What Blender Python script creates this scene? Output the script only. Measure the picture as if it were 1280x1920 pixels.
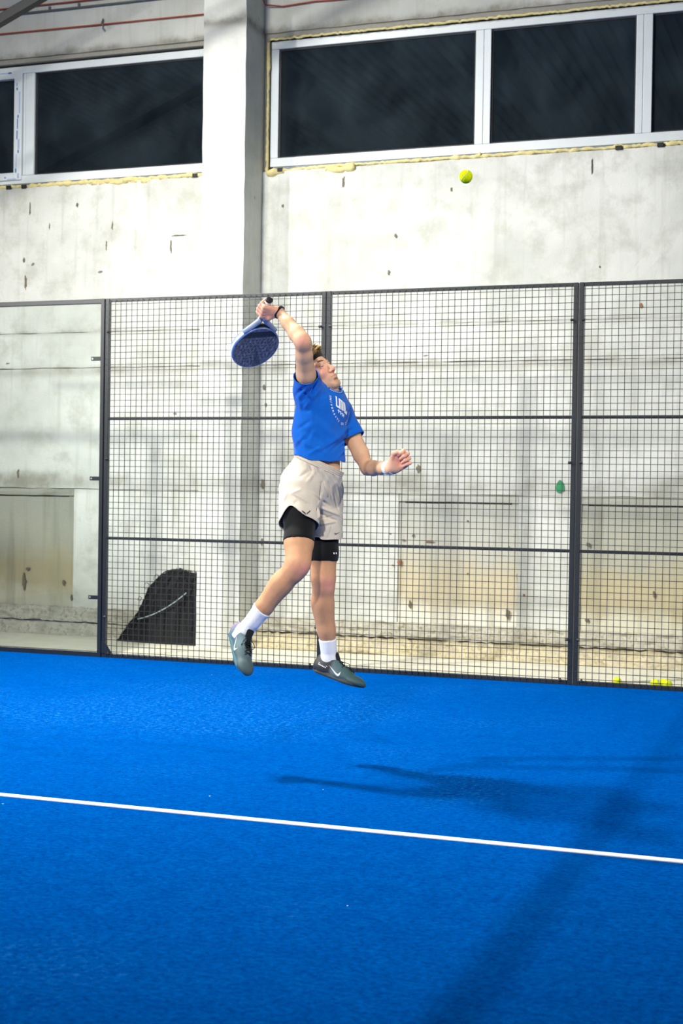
import bpy, bmesh, math, random
import numpy as np
from mathutils import Vector, Matrix
from mathutils.bvhtree import BVHTree

for o in list(bpy.data.objects):
    bpy.data.objects.remove(o, do_unlink=True)
SC = bpy.context.scene
COL = SC.collection
R = math.radians
random.seed(7)
RNG = np.random.RandomState(7)

# ------------------------------------------------------------------ camera
CAM = np.array([5.98951, -10.74864, 1.42798])
YAW, PITCH, ROLL, FPX = -0.343396, -0.0149614, 0.0148269, 2711.39
FW = np.array([math.sin(YAW)*math.cos(PITCH), math.cos(YAW)*math.cos(PITCH), math.sin(PITCH)])
_r = np.array([math.cos(YAW), -math.sin(YAW), 0.0]); _u = np.cross(_r, FW)
RT = math.cos(ROLL)*_r + math.sin(ROLL)*_u
UP = -math.sin(ROLL)*_r + math.cos(ROLL)*_u
cam_d = bpy.data.cameras.new('camera')
cam_d.sensor_fit = 'HORIZONTAL'; cam_d.sensor_width = 24.0
cam_d.lens = 24.0*FPX/1280.0
cam_d.clip_start = 0.05; cam_d.clip_end = 200
cam_d.dof.use_dof = True; cam_d.dof.focus_distance = 7.5; cam_d.dof.aperture_fstop = 4.5
cam = bpy.data.objects.new('camera', cam_d); COL.objects.link(cam)
m = Matrix(((RT[0], UP[0], -FW[0], CAM[0]), (RT[1], UP[1], -FW[1], CAM[1]), (RT[2], UP[2], -FW[2], CAM[2]), (0, 0, 0, 1)))
cam.matrix_world = m
SC.camera = cam

# ------------------------------------------------------------------ world, lamps, exposure
SC.view_settings.view_transform = 'Standard'; SC.view_settings.look = 'None'
SC.view_settings.gamma = 1.0; SC.view_settings.use_curve_mapping = False
SC.view_settings.exposure = -0.12
wd = bpy.data.worlds.new('night'); SC.world = wd; wd.use_nodes = True
wd.node_tree.nodes['Background'].inputs[0].default_value = (0.004, 0.006, 0.009, 1)
wd.node_tree.nodes['Background'].inputs[1].default_value = 1.0

def lamp(name, loc, target, power, size, color=(1, 1, 1), spread=180):
    l = bpy.data.lights.new(name, 'AREA'); l.shape = 'DISK'; l.size = size; l.energy = power
    l.color = color; l.spread = R(spread)
    o = bpy.data.objects.new(name, l); COL.objects.link(o)
    o.location = loc
    o.rotation_euler = (Vector(target)-Vector(loc)).to_track_quat('-Z', 'Y').to_euler()
    return o
# court floodlights hung about six metres above the court, then added fill lamps
lamp('floodlight', (0.65, -3.3, 5.42), (0.9, -2.4, 0.0), 480, 0.38, (1.0, 0.972, 0.895))
lamp('floodlight.001', (12.4, -4.6, 6.2), (7.0, -5.6, 0.0), 240, 0.40, (1.0, 0.972, 0.90), 100)
lamp('wall_fill_lamp', (-6.0, -9.0, 6.6), (2.8, -1.0, 1.0), 265, 0.60, (1.0, 0.972, 0.90), 62)  # added lamp: washes the lower wall and fills the player from the left
lamp('player_fill_lamp', (4.9, -13.0, 5.8), (3.4, -3.5, 1.30), 44, 0.50, (1.0, 0.96, 0.88), 42)  # added fill from behind the camera for the player's front
lamp('overhead_fill_lamp', (0.3, -3.2, 7.7), (1.2, -2.2, 0.0), 310, 0.60, (1.0, 0.972, 0.895))  # added overhead lamp to brighten the wall and lintel

# ------------------------------------------------------------------ helpers
def cam_pt(u, v, d):
    """point at depth d along the photographed line of sight (used to lay out real positions)"""
    return CAM + d*(FW + (u-640)/FPX*RT - (v-960)/FPX*UP)

def lin(c):
    return tuple((x/12.92 if x <= 0.04045 else ((x+0.055)/1.055)**2.4) for x in c)
def rgb(r, g, b):
    return lin((r/255, g/255, b/255))+(1,)

class NT:
    def __init__(s, name):
        s.m = bpy.data.materials.new(name); s.m.use_nodes = True
        s.t = s.m.node_tree; s.n = s.t.nodes; s.l = s.t.links
        s.b = s.n['Principled BSDF']; s.out = s.n['Material Output']
    def new(s, typ, **kw):
        n = s.n.new(typ)
        for k, v in kw.items():
            if k in n.inputs: n.inputs[k].default_value = v
            else: setattr(n, k, v)
        return n
    def link(s, a, b): s.l.new(a, b)
    def coord(s, kind='Object'):
        return s.new('ShaderNodeTexCoord').outputs[kind]
    def noise(s, vec, scale, detail=4, rough=0.55, dist=0.0):
        n = s.new('ShaderNodeTexNoise'); n.inputs['Scale'].default_value = scale
        n.inputs['Detail'].default_value = detail; n.inputs['Roughness'].default_value = rough
        n.inputs['Distortion'].default_value = dist
        if vec is not None: s.link(vec, n.inputs['Vector'])
        return n.outputs['Fac']
    def scale(s, vec, sc, loc=(0, 0, 0), rot=(0, 0, 0)):
        n = s.new('ShaderNodeMapping'); n.inputs['Scale'].default_value = sc
        n.inputs['Location'].default_value = loc; n.inputs['Rotation'].default_value = rot
        s.link(vec, n.inputs['Vector']); return n.outputs[0]
    def ramp(s, fac, stops, interp='LINEAR'):
        n = s.new('ShaderNodeValToRGB'); n.color_ramp.interpolation = interp
        e = n.color_ramp.elements
        e[0].position, e[0].color = stops[0]; e[1].position, e[1].color = stops[1]
        for p, c in stops[2:]:
            x = e.new(p); x.color = c
        s.link(fac, n.inputs[0]); return n.outputs[0]
    def mix(s, fac, a, b, blend='MIX'):
        n = s.new('ShaderNodeMix', data_type='RGBA', blend_type=blend)
        for sock, val in ((n.inputs[0], fac), (n.inputs[6], a), (n.inputs[7], b)):
            if isinstance(val, (int, float, tuple)): sock.default_value = val
            else: s.link(val, sock)
        return n.outputs[2]
    def math(s, op, a, b=0.0, c=0.0, clamp=False):
        n = s.new('ShaderNodeMath', operation=op, use_clamp=clamp)
        for i, val in enumerate((a, b, c)):
            if isinstance(val, (int, float)): n.inputs[i].default_value = val
            else: s.link(val, n.inputs[i])
        return n.outputs[0]
    def sep(s, vec):
        n = s.new('ShaderNodeSeparateXYZ'); s.link(vec, n.inputs[0]); return n.outputs
    def bump(s, h, strength=0.3, dist=0.01):
        n = s.new('ShaderNodeBump'); n.inputs['Strength'].default_value = strength
        n.inputs['Distance'].default_value = dist
        s.link(h, n.inputs['Height']); s.link(n.outputs[0], s.b.inputs['Normal'])
    def set(s, color=None, rough=None, metal=None, spec=None, **kw):
        if color is not None:
            if isinstance(color, tuple): s.b.inputs['Base Color'].default_value = color
            else: s.link(color, s.b.inputs['Base Color'])
        if rough is not None: s.b.inputs['Roughness'].default_value = rough
        if metal is not None: s.b.inputs['Metallic'].default_value = metal
        if spec is not None: s.b.inputs['Specular IOR Level'].default_value = spec
        return s.m

def simple(name, c, rough=0.6, metal=0.0, var=0.08, nscale=30.0, bump=0.0, spec=0.5):
    t = NT(name); v = t.coord()
    f = t.noise(v, nscale, 3)
    lo = tuple(x*(1-var) for x in c[:3])+(1,); hi = tuple(min(1, x*(1+var)) for x in c[:3])+(1,)
    col = t.ramp(f, [(0.3, lo), (0.7, hi)])
    if bump: t.bump(f, bump, 0.004)
    return t.set(col, rough, metal, spec)

def obj(name, me, mat=None, parent=None, loc=None):
    o = bpy.data.objects.new(name, me); COL.objects.link(o)
    if mat is not None and len(me.materials) == 0: me.materials.append(mat)
    if parent is not None: o.parent = parent
    if loc is not None: o.location = loc
    return o
def tag(o, label=None, cat=None, group=None, kind=None):
    if label: o['label'] = label
    if cat: o['category'] = cat
    if group: o['group'] = group
    if kind: o['kind'] = kind
    return o
def empty(name, loc):
    o = bpy.data.objects.new(name, None); COL.objects.link(o); o.location = loc
    o.empty_display_size = 0.1
    return o

class MB:
    """collects vertices and faces, builds one mesh object"""
    def __init__(s): s.v = []; s.f = []
    def box(s, x0, x1, y0, y1, z0, z1):
        i = len(s.v)
        s.v += [(x0, y0, z0), (x1, y0, z0), (x1, y1, z0), (x0, y1, z0), (x0, y0, z1), (x1, y0, z1), (x1, y1, z1), (x0, y1, z1)]
        s.f += [(i, i+3, i+2, i+1), (i+4, i+5, i+6, i+7), (i, i+1, i+5, i+4), (i+1, i+2, i+6, i+5), (i+2, i+3, i+7, i+6), (i+3, i, i+4, i+7)]
        return s
    def tube(s, pts, r, n=8, closed=False, flat=None):
        pts = [Vector(p) for p in pts]; N = len(pts)
        rs = r if isinstance(r, (list, tuple)) else [r]*N
        base = len(s.v); prev = None
        for k, p in enumerate(pts):
            if closed: t = pts[(k+1) % N]-pts[k-1]
            else: t = pts[min(k+1, N-1)]-pts[max(k-1, 0)]
            t.normalize()
            if prev is None:
                a = Vector((0, 0, 1)) if abs(t.z) < 0.9 else Vector((1, 0, 0))
                e = t.cross(a).normalized()
            else:
                e = (prev-t*prev.dot(t)).normalized()
            prev = e; b = t.cross(e)
            for j in range(n):
                a = 2*math.pi*j/n
                s.v.append(tuple(p+(e*math.cos(a)+b*math.sin(a)*(flat or 1))*rs[k]))
        for k in range(N if closed else N-1):
            for j in range(n):
                a0 = base+k*n+j; a1 = base+k*n+(j+1) % n
                k2 = (k+1) % N
                s.f.append((a0, a1, base+k2*n+(j+1) % n, base+k2*n+j))
        if not closed:
            s.f.append(tuple(base+j for j in range(n))[::-1])
            s.f.append(tuple(base+(N-1)*n+j for j in range(n)))
        return s
    def mesh(s, name, smooth=False):
        me = bpy.data.meshes.new(name); me.from_pydata([tuple(map(float, v)) for v in s.v], [], s.f); me.update()
        if smooth: me.polygons.foreach_set('use_smooth', [True]*len(me.polygons))
        return me
    def build(s, name, mat, parent=None, smooth=False, bevel=0.0, loc=None):
        me = s.mesh(name, smooth)
        o = obj(name, me, mat, parent, loc)
        if bevel:
            b = o.modifiers.new('bevel', 'BEVEL'); b.width = bevel; b.segments = 2; b.limit_method = 'ANGLE'
        return o

# ------------------------------------------------------------------ materials of the place
def mat_turf():
    t = NT('blue_turf'); v = t.coord()
    big = t.noise(v, 0.55, 3); mid = t.noise(v, 9, 5, 0.65); fine = t.noise(t.scale(v, (1, 1.6, 1)), 190, 3, 0.7)
    c = t.ramp(mid, [(0.25, rgb(0, 74, 154)), (0.5, rgb(0, 92, 178)), (0.8, rgb(0, 110, 198))])
    c = t.mix(t.ramp(big, [(0.35, (0, 0, 0, 1)), (0.7, (0.45, 0.45, 0.45, 1))]), c, rgb(0, 98, 194))
    fl2 = t.noise(t.scale(v, (1, 1.3, 1)), 36, 6, 0.8)
    c = t.mix(t.ramp(fl2, [(0.38, (0.8, 0.8, 0.8, 1)), (0.55, (0, 0, 0, 1))]), c, rgb(0, 52, 118))
    c = t.mix(t.ramp(fl2, [(0.56, (0, 0, 0, 1)), (0.78, (0.8, 0.8, 0.8, 1))]), c, rgb(6, 126, 222))
    c = t.mix(t.ramp(fine, [(0.3, (0.75, 0.75, 0.75, 1)), (0.72, (0, 0, 0, 1))]), c, rgb(0, 64, 146))
    # worn sandy streaks of lighter fibre
    sx = t.sep(v); wx = t.math('DIVIDE', t.math('SUBTRACT', sx[0], 1.9), 1.5); wy = t.math('DIVIDE', t.math('SUBTRACT', sx[1], -2.2), 1.1)
    wear = t.math('MULTIPLY', t.math('POWER', 2.718, t.math('MULTIPLY', t.math('ADD', t.math('MULTIPLY', wx, wx), t.math('MULTIPLY', wy, wy)), -1.0)), .38)
    st = t.noise(v, 34, 6, 0.75); zone = t.noise(v, 0.9, 2)
    k = t.math('MULTIPLY', t.ramp(st, [(0.52, (0, 0, 0, 1)), (0.70, (0.9, 0.9, 0.9, 1))]), t.ramp(t.math('ADD', zone, wear), [(0.55, (0, 0, 0, 1)), (0.85, (1, 1, 1, 1))]))
    c = t.mix(k, c, rgb(48, 140, 224))
    vo = t.new('ShaderNodeTexVoronoi'); vo.inputs['Scale'].default_value = 3.2; t.link(v, vo.inputs['Vector'])
    spk = t.math('LESS_THAN', vo.outputs['Distance'], 0.014)
    c = t.mix(spk, c, rgb(190, 215, 240))
    h = t.math('ADD', t.math('MULTIPLY', fine, 0.7), t.math('MULTIPLY', mid, 0.5))
    t.bump(h, 0.55, 0.012)
    t.b.inputs['Sheen Weight'].default_value = 0.0
    t.b.inputs['Sheen Tint'].default_value = rgb(60, 140, 255)
    return t.set(c, 1.0, spec=0.0)

def mat_concrete(name='wall_concrete', tone=0.98, dirty=1.0):
    t = NT(name); v = t.coord()
    big = t.noise(v, 0.9, 4, 0.6); mid = t.noise(v, 5, 6, 0.65); fine = t.noise(v, 60, 4, 0.6)
    streak = t.noise(t.scale(v, (6, 6, 0.35)), 2.2, 4, 0.6)
    a = rgb(226*tone, 228*tone, 222*tone); b = rgb(200*tone, 203*tone, 196*tone)
    c = t.ramp(big, [(0.35, b), (0.62, a)])
    c = t.mix(t.ramp(mid, [(0.32, (0.6*dirty, 0.6*dirty, 0.6*dirty, 1)), (0.52, (0, 0, 0, 1))]), c, rgb(178, 180, 168))
    c = t.mix(t.ramp(streak, [(0.54, (0, 0, 0, 1)), (0.76, (0.45*dirty, 0.45*dirty, 0.45*dirty, 1))]), c, rgb(170, 170, 158))
    z = t.sep(v)[2]
    def band(z0, w):
        d_ = t.math('DIVIDE', t.math('SUBTRACT', t.math('ADD', z, t.math('MULTIPLY', t.math('SUBTRACT', mid, .5), .10)), z0), w)
        return t.math('POWER', 2.718, t.math('MULTIPLY', t.math('MULTIPLY', d_, d_), -1.0))
    dirt = t.math('ADD', t.math('MULTIPLY', band(2.53, .05), .55), t.math('ADD', t.math('MULTIPLY', band(1.46, .07), .42), t.math('MULTIPLY', band(5.575, .045), .9)))
    dirt = t.math('ADD', dirt, t.math('MULTIPLY', band(2.90, .02), .35))
    c = t.mix(t.math('MULTIPLY', dirt, t.ramp(mid, [(0.25, (1, 1, 1, 1)), (0.75, (0.35, 0.35, 0.35, 1))]), clamp=True), c, rgb(118, 112, 98))
    xx = t.sep(v)[0]
    def blot(x0, z0, w, h):
        p_ = t.math('DIVIDE', t.math('SUBTRACT', xx, x0), w); q_ = t.math('DIVIDE', t.math('SUBTRACT', z, z0), h)
        p_ = t.math('MULTIPLY', p_, p_); q_ = t.math('MULTIPLY', q_, q_)
        return t.math('POWER', 2.718, t.math('MULTIPLY', t.math('ADD', t.math('MULTIPLY', p_, p_), t.math('MULTIPLY', q_, q_)), -1.0))
    bl = t.math('ADD', t.math('ADD', blot(2.28, 1.50, .17, .10), blot(-1.75, 1.47, .66, .10)), t.math('ADD', blot(4.75, 1.48, .45, .12), blot(1.15, 1.66, .16, .24)))
    c = t.mix(t.math('MULTIPLY', bl, t.ramp(mid, [(0.3, (.85, .85, .85, 1)), (0.7, (.25, .25, .25, 1))]), clamp=True), c, rgb(140, 140, 126))
    # pits
    vo = t.new('ShaderNodeTexVoronoi'); vo.inputs['Scale'].default_value = 2.4
    t.link(t.mix(0.25, v, t.new('ShaderNodeTexNoise').outputs['Color']), vo.inputs['Vector'])
    pit = t.math('LESS_THAN', vo.outputs['Distance'], 0.035)
    c = t.mix(t.math('MULTIPLY', pit, 0.75), c, rgb(70, 68, 60))
    t.bump(t.math('ADD', t.math('MULTIPLY', mid, 0.8), t.math('MULTIPLY', fine, 0.35)), 0.35, 0.02)
    return t.set(c, 0.9, spec=0.2)

def mat_infill(name='stained_infill', k=1.0):
    t = NT(name); v = t.coord()
    s = t.sep(v)
    mid = t.noise(v, 4, 6, 0.65); streak = t.noise(t.scale(v, (5, 5, 0.3)), 2.0, 4, 0.6); fine = t.noise(v, 60, 3)
    z = t.math('ADD', s[2], t.math('MULTIPLY', t.math('SUBTRACT', mid, 0.5), 0.5))
    # grey cement on top, ochre damp band, pale salts along the foot
    c = t.ramp(t.math('MULTIPLY', z, 0.75), [(0.26, rgb(222, 220, 206)), (0.36, rgb(206, 196, 168)), (0.52, rgb(200, 190, 162)), (0.66, rgb(190, 190, 178)), (0.95, rgb(178, 180, 172))])
    c = t.mix(t.ramp(streak, [(0.5, (0, 0, 0, 1)), (0.72, (0.5, 0.5, 0.5, 1))]), c, rgb(142, 142, 128))
    if k < 1: c = t.mix(1.0, c, (k, k, k*.94, 1), 'MULTIPLY')
    t.bump(t.math('ADD', mid, t.math('MULTIPLY', fine, 0.3)), 0.35, 0.02)
    return t.set(c, 0.92, spec=0.2)

def mat_rubble(name, c0, c1, c2):
    t = NT(name); v = t.coord()
    a = t.noise(v, 7, 6, 0.7); b = t.noise(v, 28, 5, 0.7)
    c = t.ramp(a, [(0.3, c0), (0.5, c1), (0.7, c2)])
    c = t.mix(t.ramp(b, [(0.32, (0.6, 0.6, 0.6, 1)), (0.5, (0, 0, 0, 1))]), c, rgb(120, 112, 92))
    t.bump(t.math('ADD', a, b), 0.6, 0.02)
    return t.set(c, 0.95, spec=0.15)

M = {}
M['turf'] = mat_turf()
M['concrete'] = mat_concrete()
M['column'] = mat_concrete('column_concrete', 0.99, 0.45)
M['lintel'] = mat_concrete('lintel_concrete', 0.90, 1.0)
M['infill'] = mat_infill(); M['infill_damp'] = mat_infill('damp_infill', .72); M['infill_grey'] = mat_infill('grey_infill', .86)
M['rubble'] = mat_rubble('foundation_rubble', rgb(196, 182, 146), rgb(214, 204, 172), rgb(190, 186, 170))
M['plinth'] = mat_rubble('plinth_mortar', rgb(176, 172, 154), rgb(200, 198, 184), rgb(168, 166, 152))
M['slab'] = simple('slab_concrete', rgb(226, 224, 206), 0.85, var=0.07, nscale=6, bump=0.2)
M['joint'] = simple('grey_joint', rgb(150, 148, 138), 0.95); M['slot'] = simple('dark_slot', rgb(44, 40, 32), 0.95)
M['white_line'] = simple('line_fibre', rgb(236, 240, 246), 0.9, nscale=120, var=0.06, bump=0.4)
M['steel'] = simple('anthracite_steel', rgb(19, 26, 33), 0.38, 0.0, var=0.1, nscale=20, spec=0.6)
M['wire'] = simple('coated_wire', rgb(28, 35, 40), 0.45, spec=0.5)
M['bolt'] = simple('black_bolt', rgb(20, 22, 24), 0.5)
M['zinc'] = simple('zinc_screw', rgb(190, 195, 200), 0.35, 0.8)
M['pvc'] = simple('white_pvc', rgb(214, 222, 226), 0.38, var=0.03, nscale=8)
M['sill'] = simple('grey_sill_profile', rgb(120, 134, 142), 0.5)
M['gasket'] = simple('rubber_gasket', rgb(28, 30, 32), 0.6)
M['foam'] = simple('yellow_foam', rgb(222, 208, 148), 0.9, var=0.14, nscale=26, bump=0.6)
M['shim'] = simple('black_shim', rgb(14, 15, 17), 0.6)
M['film'] = simple('blue_film_print', rgb(62, 110, 178), 0.5)
M['film_pale'] = simple('pale_film_print', rgb(160, 178, 214), 0.5)
M['cable_red'] = simple('red_cable', rgb(158, 66, 46), 0.55)
M['conduit'] = simple('grey_conduit', rgb(92, 100, 104), 0.5)
M['brace'] = simple('dark_brace_steel', rgb(13, 17, 22), 0.5)
M['roof'] = simple('roof_sheet', rgb(196, 202, 206), 0.6, var=0.1, nscale=2)
M['far_wall'] = simple('hall_wall_paint', rgb(150, 152, 148), 0.9, var=0.1, nscale=1)
M['ball'] = simple('felt_ball', rgb(222, 240, 14), 0.9, var=0.12, nscale=90, bump=0.5, spec=0.1)
M['ball_seam'] = simple('ball_seam_rubber', rgb(226, 232, 190), 0.7)
M['green'] = simple('green_paint', rgb(38, 132, 84), 0.6, var=0.12, nscale=24)
M['anchor'] = simple('rusty_anchor', rgb(112, 106, 88), 0.8)
M['rust'] = simple('rust_mark', rgb(150, 104, 72), 0.95)
M['net'] = simple('black_net_cord', rgb(16, 17, 19), 0.85)
M['cord'] = simple('pale_cord', rgb(150, 166, 168), 0.7)
def mat_glass():
    # night behind the panes: they mirror the hall; painted haze streaks add its reflections
    t = NT('window_glass'); t.b.inputs['Transmission Weight'].default_value = 1.0
    t.b.inputs['IOR'].default_value = 1.5
    t.set((0.62, 0.70, 0.74, 1), 0.0)
    v = t.coord('Generated'); n = t.noise(t.scale(v, (1.5, 1, 1.0), rot=(0, R(38), 0)), 2.2, 3, .55, .6); n2 = t.noise(t.scale(v, (9, 1, 2.2), rot=(0, R(40), 0)), 1.2, 4, .6)
    f = t.math('ADD', t.math('MULTIPLY', t.ramp(n, [(0.38, (0, 0, 0, 1)), (0.68, (1, 1, 1, 1))]), .024), t.math('MULTIPLY', t.ramp(n2, [(0.45, (0, 0, 0, 1)), (0.75, (1, 1, 1, 1))]), .016))
    f = t.math('ADD', f, .010)
    df = t.new('ShaderNodeBsdfDiffuse'); df.inputs[0].default_value = rgb(160, 190, 205)
    mx = t.new('ShaderNodeMixShader'); t.link(f, mx.inputs[0]); t.link(t.b.outputs[0], mx.inputs[1]); t.link(df.outputs[0], mx.inputs[2]); t.link(mx.outputs[0], t.out.inputs[0])
    return t.m
M['glass'] = mat_glass()
def mat_clear():
    # clear toughened court glass: thin, mostly see-through, mirrors a little
    t = NT('court_glass'); n = t.n
    tr = t.new('ShaderNodeBsdfTransparent'); tr.inputs[0].default_value = (0.965, 0.985, 0.975, 1)
    gl = t.new('ShaderNodeBsdfGlossy'); gl.inputs['Roughness'].default_value = 0.0
    fr = t.new('ShaderNodeFresnel'); fr.inputs[0].default_value = 1.35
    mx = t.new('ShaderNodeMixShader')
    t.link(fr.outputs[0], mx.inputs[0]); t.link(tr.outputs[0], mx.inputs[1]); t.link(gl.outputs[0], mx.inputs[2])
    t.link(mx.outputs[0], t.out.inputs[0]); n.remove(t.b)
    return t.m
M['court_glass'] = mat_clear()

# ------------------------------------------------------------------ floors
fl = MB().box(-14, 26, 0.03, 2.2, -0.12, 0.0)
fl.box(-14, 26, -16, -10.03, -0.12, 0.0).box(-14, -4.1, -10.03, 0.03, -0.12, 0).box(16.1, 26, -10.03, 0.03, -0.12, 0)
tag(fl.build('floor', M['slab']), kind='structure')
tag(MB().box(-4.1, 16.1, -10.03, 0.03, -0.12, 0.0).build('court_turf', M['turf']), 'blue artificial turf of the padel court', kind='structure')
cl = MB().box(-1.0, 13.0, -5.035, -4.985, 0.0005, 0.004)
tag(cl.build('court_line', M['white_line']), 'white centre service line across the blue turf', kind='structure')

# ------------------------------------------------------------------ back wall with window openings
WY = 1.45
CX0, CX1, CYF = 0.398, 0.812, 1.05
wb = MB()
WZ0, WZ1 = 4.33, 5.53
wb.box(-14, 26, WY+0.02, WY+0.30, -0.1, WZ0).box(-14, 26, WY+0.02, WY+0.30, WZ1, 8.6)
wb.box(0.30, 0.86, WY+0.02, WY+0.30, WZ0, WZ1)          # pier behind the column
wb.box(-14, -5.2, WY+0.02, WY+0.30, WZ0, WZ1).box(7.0, 26, WY+0.02, WY+0.30, WZ0, WZ1)
wall = tag(wb.build('wall_back', M['joint']), 'whitewashed precast concrete hall wall behind the fence', kind='structure')

def slab(name, x0, x1, z0, z1, y0=WY, mat=None, parent=wall, nx=None, amp=0.004, thick=0.03):
    """a precast slab: gently uneven face, chipped edge, real thickness"""
    nx = max(2, int((x1-x0)/0.14)); nz = max(2, int((z1-z0)/0.14))
    b = MB()
    for j in range(nz+1):
        for i in range(nx+1):
            x = x0+(x1-x0)*i/nx; z = z0+(z1-z0)*j/nz
            e = 1 if i in (0, nx) or j in (0, nz) else 0
            b.v.append((x+(random.uniform(-.004, .004) if 0 < i < nx else 0), y0+random.uniform(-amp, amp)*0.6+e*random.uniform(0.001, 0.007),
                        z+(random.uniform(-.004, .004) if e and 0 < i < nx else 0)))
    n = nx+1
    for j in range(nz):
        for i in range(nx):
            b.f.append((j*n+i, j*n+i+1, (j+1)*n+i+1, (j+1)*n+i))
    ring = [i for i in range(n)]+[j*n+nx for j in range(1, nz+1)]+[nz*n+i for i in range(nx-1, -1, -1)]+[j*n for j in range(nz-1, 0, -1)]
    st = len(b.v)
    for k in ring:
        x, y, z = b.v[k]; b.v.append((x, y0+thick, z))
    L = len(ring)
    for k in range(L):
        b.f.append((ring[(k+1) % L], ring[k], st+k, st+(k+1) % L))
    return b.build(name, mat or M['concrete'], parent, smooth=False)

bays = [(-5.2, CX0+0.0), (CX1-0.0, 7.0)]
for bi, (a, b_) in enumerate(bays):
    # rows of precast slabs
    for (z0, z1, w, mt) in ((1.409, 2.559, None, M['concrete']), (2.566, 2.899, None, M['concrete']), (2.903, 4.318, None, M['concrete'])):
        cuts = [a, b_]
        for i in range(len(cuts)-1):
            slab('concrete_panel', cuts[i]+0.002, cuts[i+1]-0.002, z0, z1, WY, mt)
    slab('concrete_panel', a+0.002, b_-0.002, 5.575, 8.4, WY, M['lintel'])
# lowest row: pale piers and stained infills between them
def low(x0, x1, inf, fm='infill'):
    if inf:
        slab('infill_panel', x0+0.004, x1-0.004, 0.27, 1.326, WY+0.012, M[fm], thick=0.02)
        MB().box(x0+.06, x1-.06, WY+.0145, WY+.0195, 1.326, 1.340).build('open_joint', M['slot'], wall)
        slab('concrete_panel', x0+0.004, x1-0.004, 1.340, 1.403, WY+0.004, M[fm])
    else:
        slab('concrete_panel', x0, x1, 0.265, 1.404, WY, M['concrete'])
for x0, x1, inf in ((-5.2, -3.3, False), (-3.3, -1.10, True), (-1.10, CX0, False), (CX1, 2.16, False), (2.16, 3.24, True), (3.24, 3.78, False), (3.78, 5.4, True), (5.4, 7.0, False)):
    low(x0, x1, inf, 'infill_damp' if x0 < -2 else 'infill_grey' if x0 > 3.5 else 'infill')

# the column standing proud of the wall
nz = 60; b = MB()
for j in range(nz+1):
    z = 8.4*j/nz
    for (x, y) in ((CX0, CYF), (CX1, CYF), (CX1, WY+0.02), (CX0, WY+0.02)):
        c = random.uniform(-0.004, 0.004) if y == CYF else 0
        b.v.append((x+c*(1 if x == CX1 else 0.5), y+c*0.5, z))
for j in range(nz):
    for i in range(4):
        k = j*4+i; k2 = j*4+(i+1) % 4
        b.f.append((k, k2, k2+4, k+4))
b.f.append((3, 2, 1, 0)); b.f.append((nz*4, nz*4+1, nz*4+2, nz*4+3))
tag(b.build('concrete_column', M['column']), 'square concrete column standing proud of the wall between the windows', kind='structure')

# rough foundation: a mortar band and a rubble footing that sticks out below it
def rough_strip(name, x0, x1, prof, mat, amp, seed, step=0.045):
    """prof: list of (y, z) from top to bottom; noisy sweep along x"""
    rs = np.random.RandomState(seed); nx = int((x1-x0)/step); b = MB(); n = len(prof)
    sm = rs.normal(size=(nx+1, n)); sm = (sm+np.roll(sm, 1, 0)+0.6*np.roll(sm, 2, 0))/1.6
    for i in range(nx+1):
        for j, (y, z) in enumerate(prof):
            k = 0 if j in (0, n-1) else 1
            b.v.append((x0+(x1-x0)*i/nx, y+amp*sm[i, j]*k, max(0.0 if j == n-1 else 0.004, z+0.6*amp*rs.normal()*k)))
    for i in range(nx):
        for j in range(n-1):
            b.f.append((i*n+j, i*n+j+1, (i+1)*n+j+1, (i+1)*n+j))
    return b.build(name, mat, None)
for k, (a, b_) in enumerate(bays):
    o = rough_strip('baseboard_back', a, b_, [(WY+.03, .275), (WY-.012, .268), (WY-.014, .24), (WY-.018, .21), (WY-.018, .18), (WY-.022, .155), (WY-.02, .135), (WY+.03, .128)], M['plinth'], 0.008, 3+k)
    tag(o, kind='structure')
    yo = 0.06 if k == 0 else 0.24
    o = rough_strip('trim_1', a, b_, [(WY+.02, .118), (WY-.02, .122), (WY-yo*.45, .112), (WY-yo*.7, .092), (WY-yo*.85, .068), (WY-yo*.93, .045), (WY-yo, .02), (WY-yo, 0.0)], M['rubble'] if k else M['plinth'], 0.010 if k else 0.006, 13+k)
    tag(o, kind='structure')

# dark slots over the infills, and marks on the wall
def mark(name, x, z, w, h, mat, y=WY-0.003, blob=True, n=14, parent=wall, jitter=0.55):
    b = MB(); b.v.append((x, y-0.004, z))
    for i in range(n):
        a = 2*math.pi*i/n; q = 1-random.uniform(0, jitter)
        b.v.append((x+w/2*math.cos(a)*q, y-0.002, z+h/2*math.sin(a)*q))
    for i in range(n):
        a = 2*math.pi*i/n
        b.v.append((b.v[1+i][0], y+0.012, b.v[1+i][2]))
    for i in range(n):
        j = (i+1) % n
        b.f.append((0, 1+i, 1+j)); b.f.append((1+j, 1+i, 1+n+i, 1+n+j))
    return b.build(name, mat, parent)
for x, z, w, h in ((-1.2, .50, .035, .06), (-1.11, .36, .03, .07), (-.93, .25, .02, .05), (-1.72, 1.55, .028, .10), (-1.60, .62, .05, .04), (-1.64, .50, .05, .22),
                   (2.34, 1.63, .06, .09), (2.30, 1.04, .025, .03), (2.79, 1.18, .018, .018), (3.16, .95, .02, .05), (2.80, .72, .016, .016), (2.28, .43, .03, .09), (3.16, .38, .05, .12), (3.84, 1.00, .04, .05), (3.84, .36, .05, .05), (4.40, .60, .03, .07),
                   (.86, 1.47, .05, .14), (.86, 2.36, .05, .06), (.86, .95, .03, .1), (.88, 2.20, .03, .06)):
    mark('anchor_scar', x, z, w, h, M['anchor'])
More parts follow.
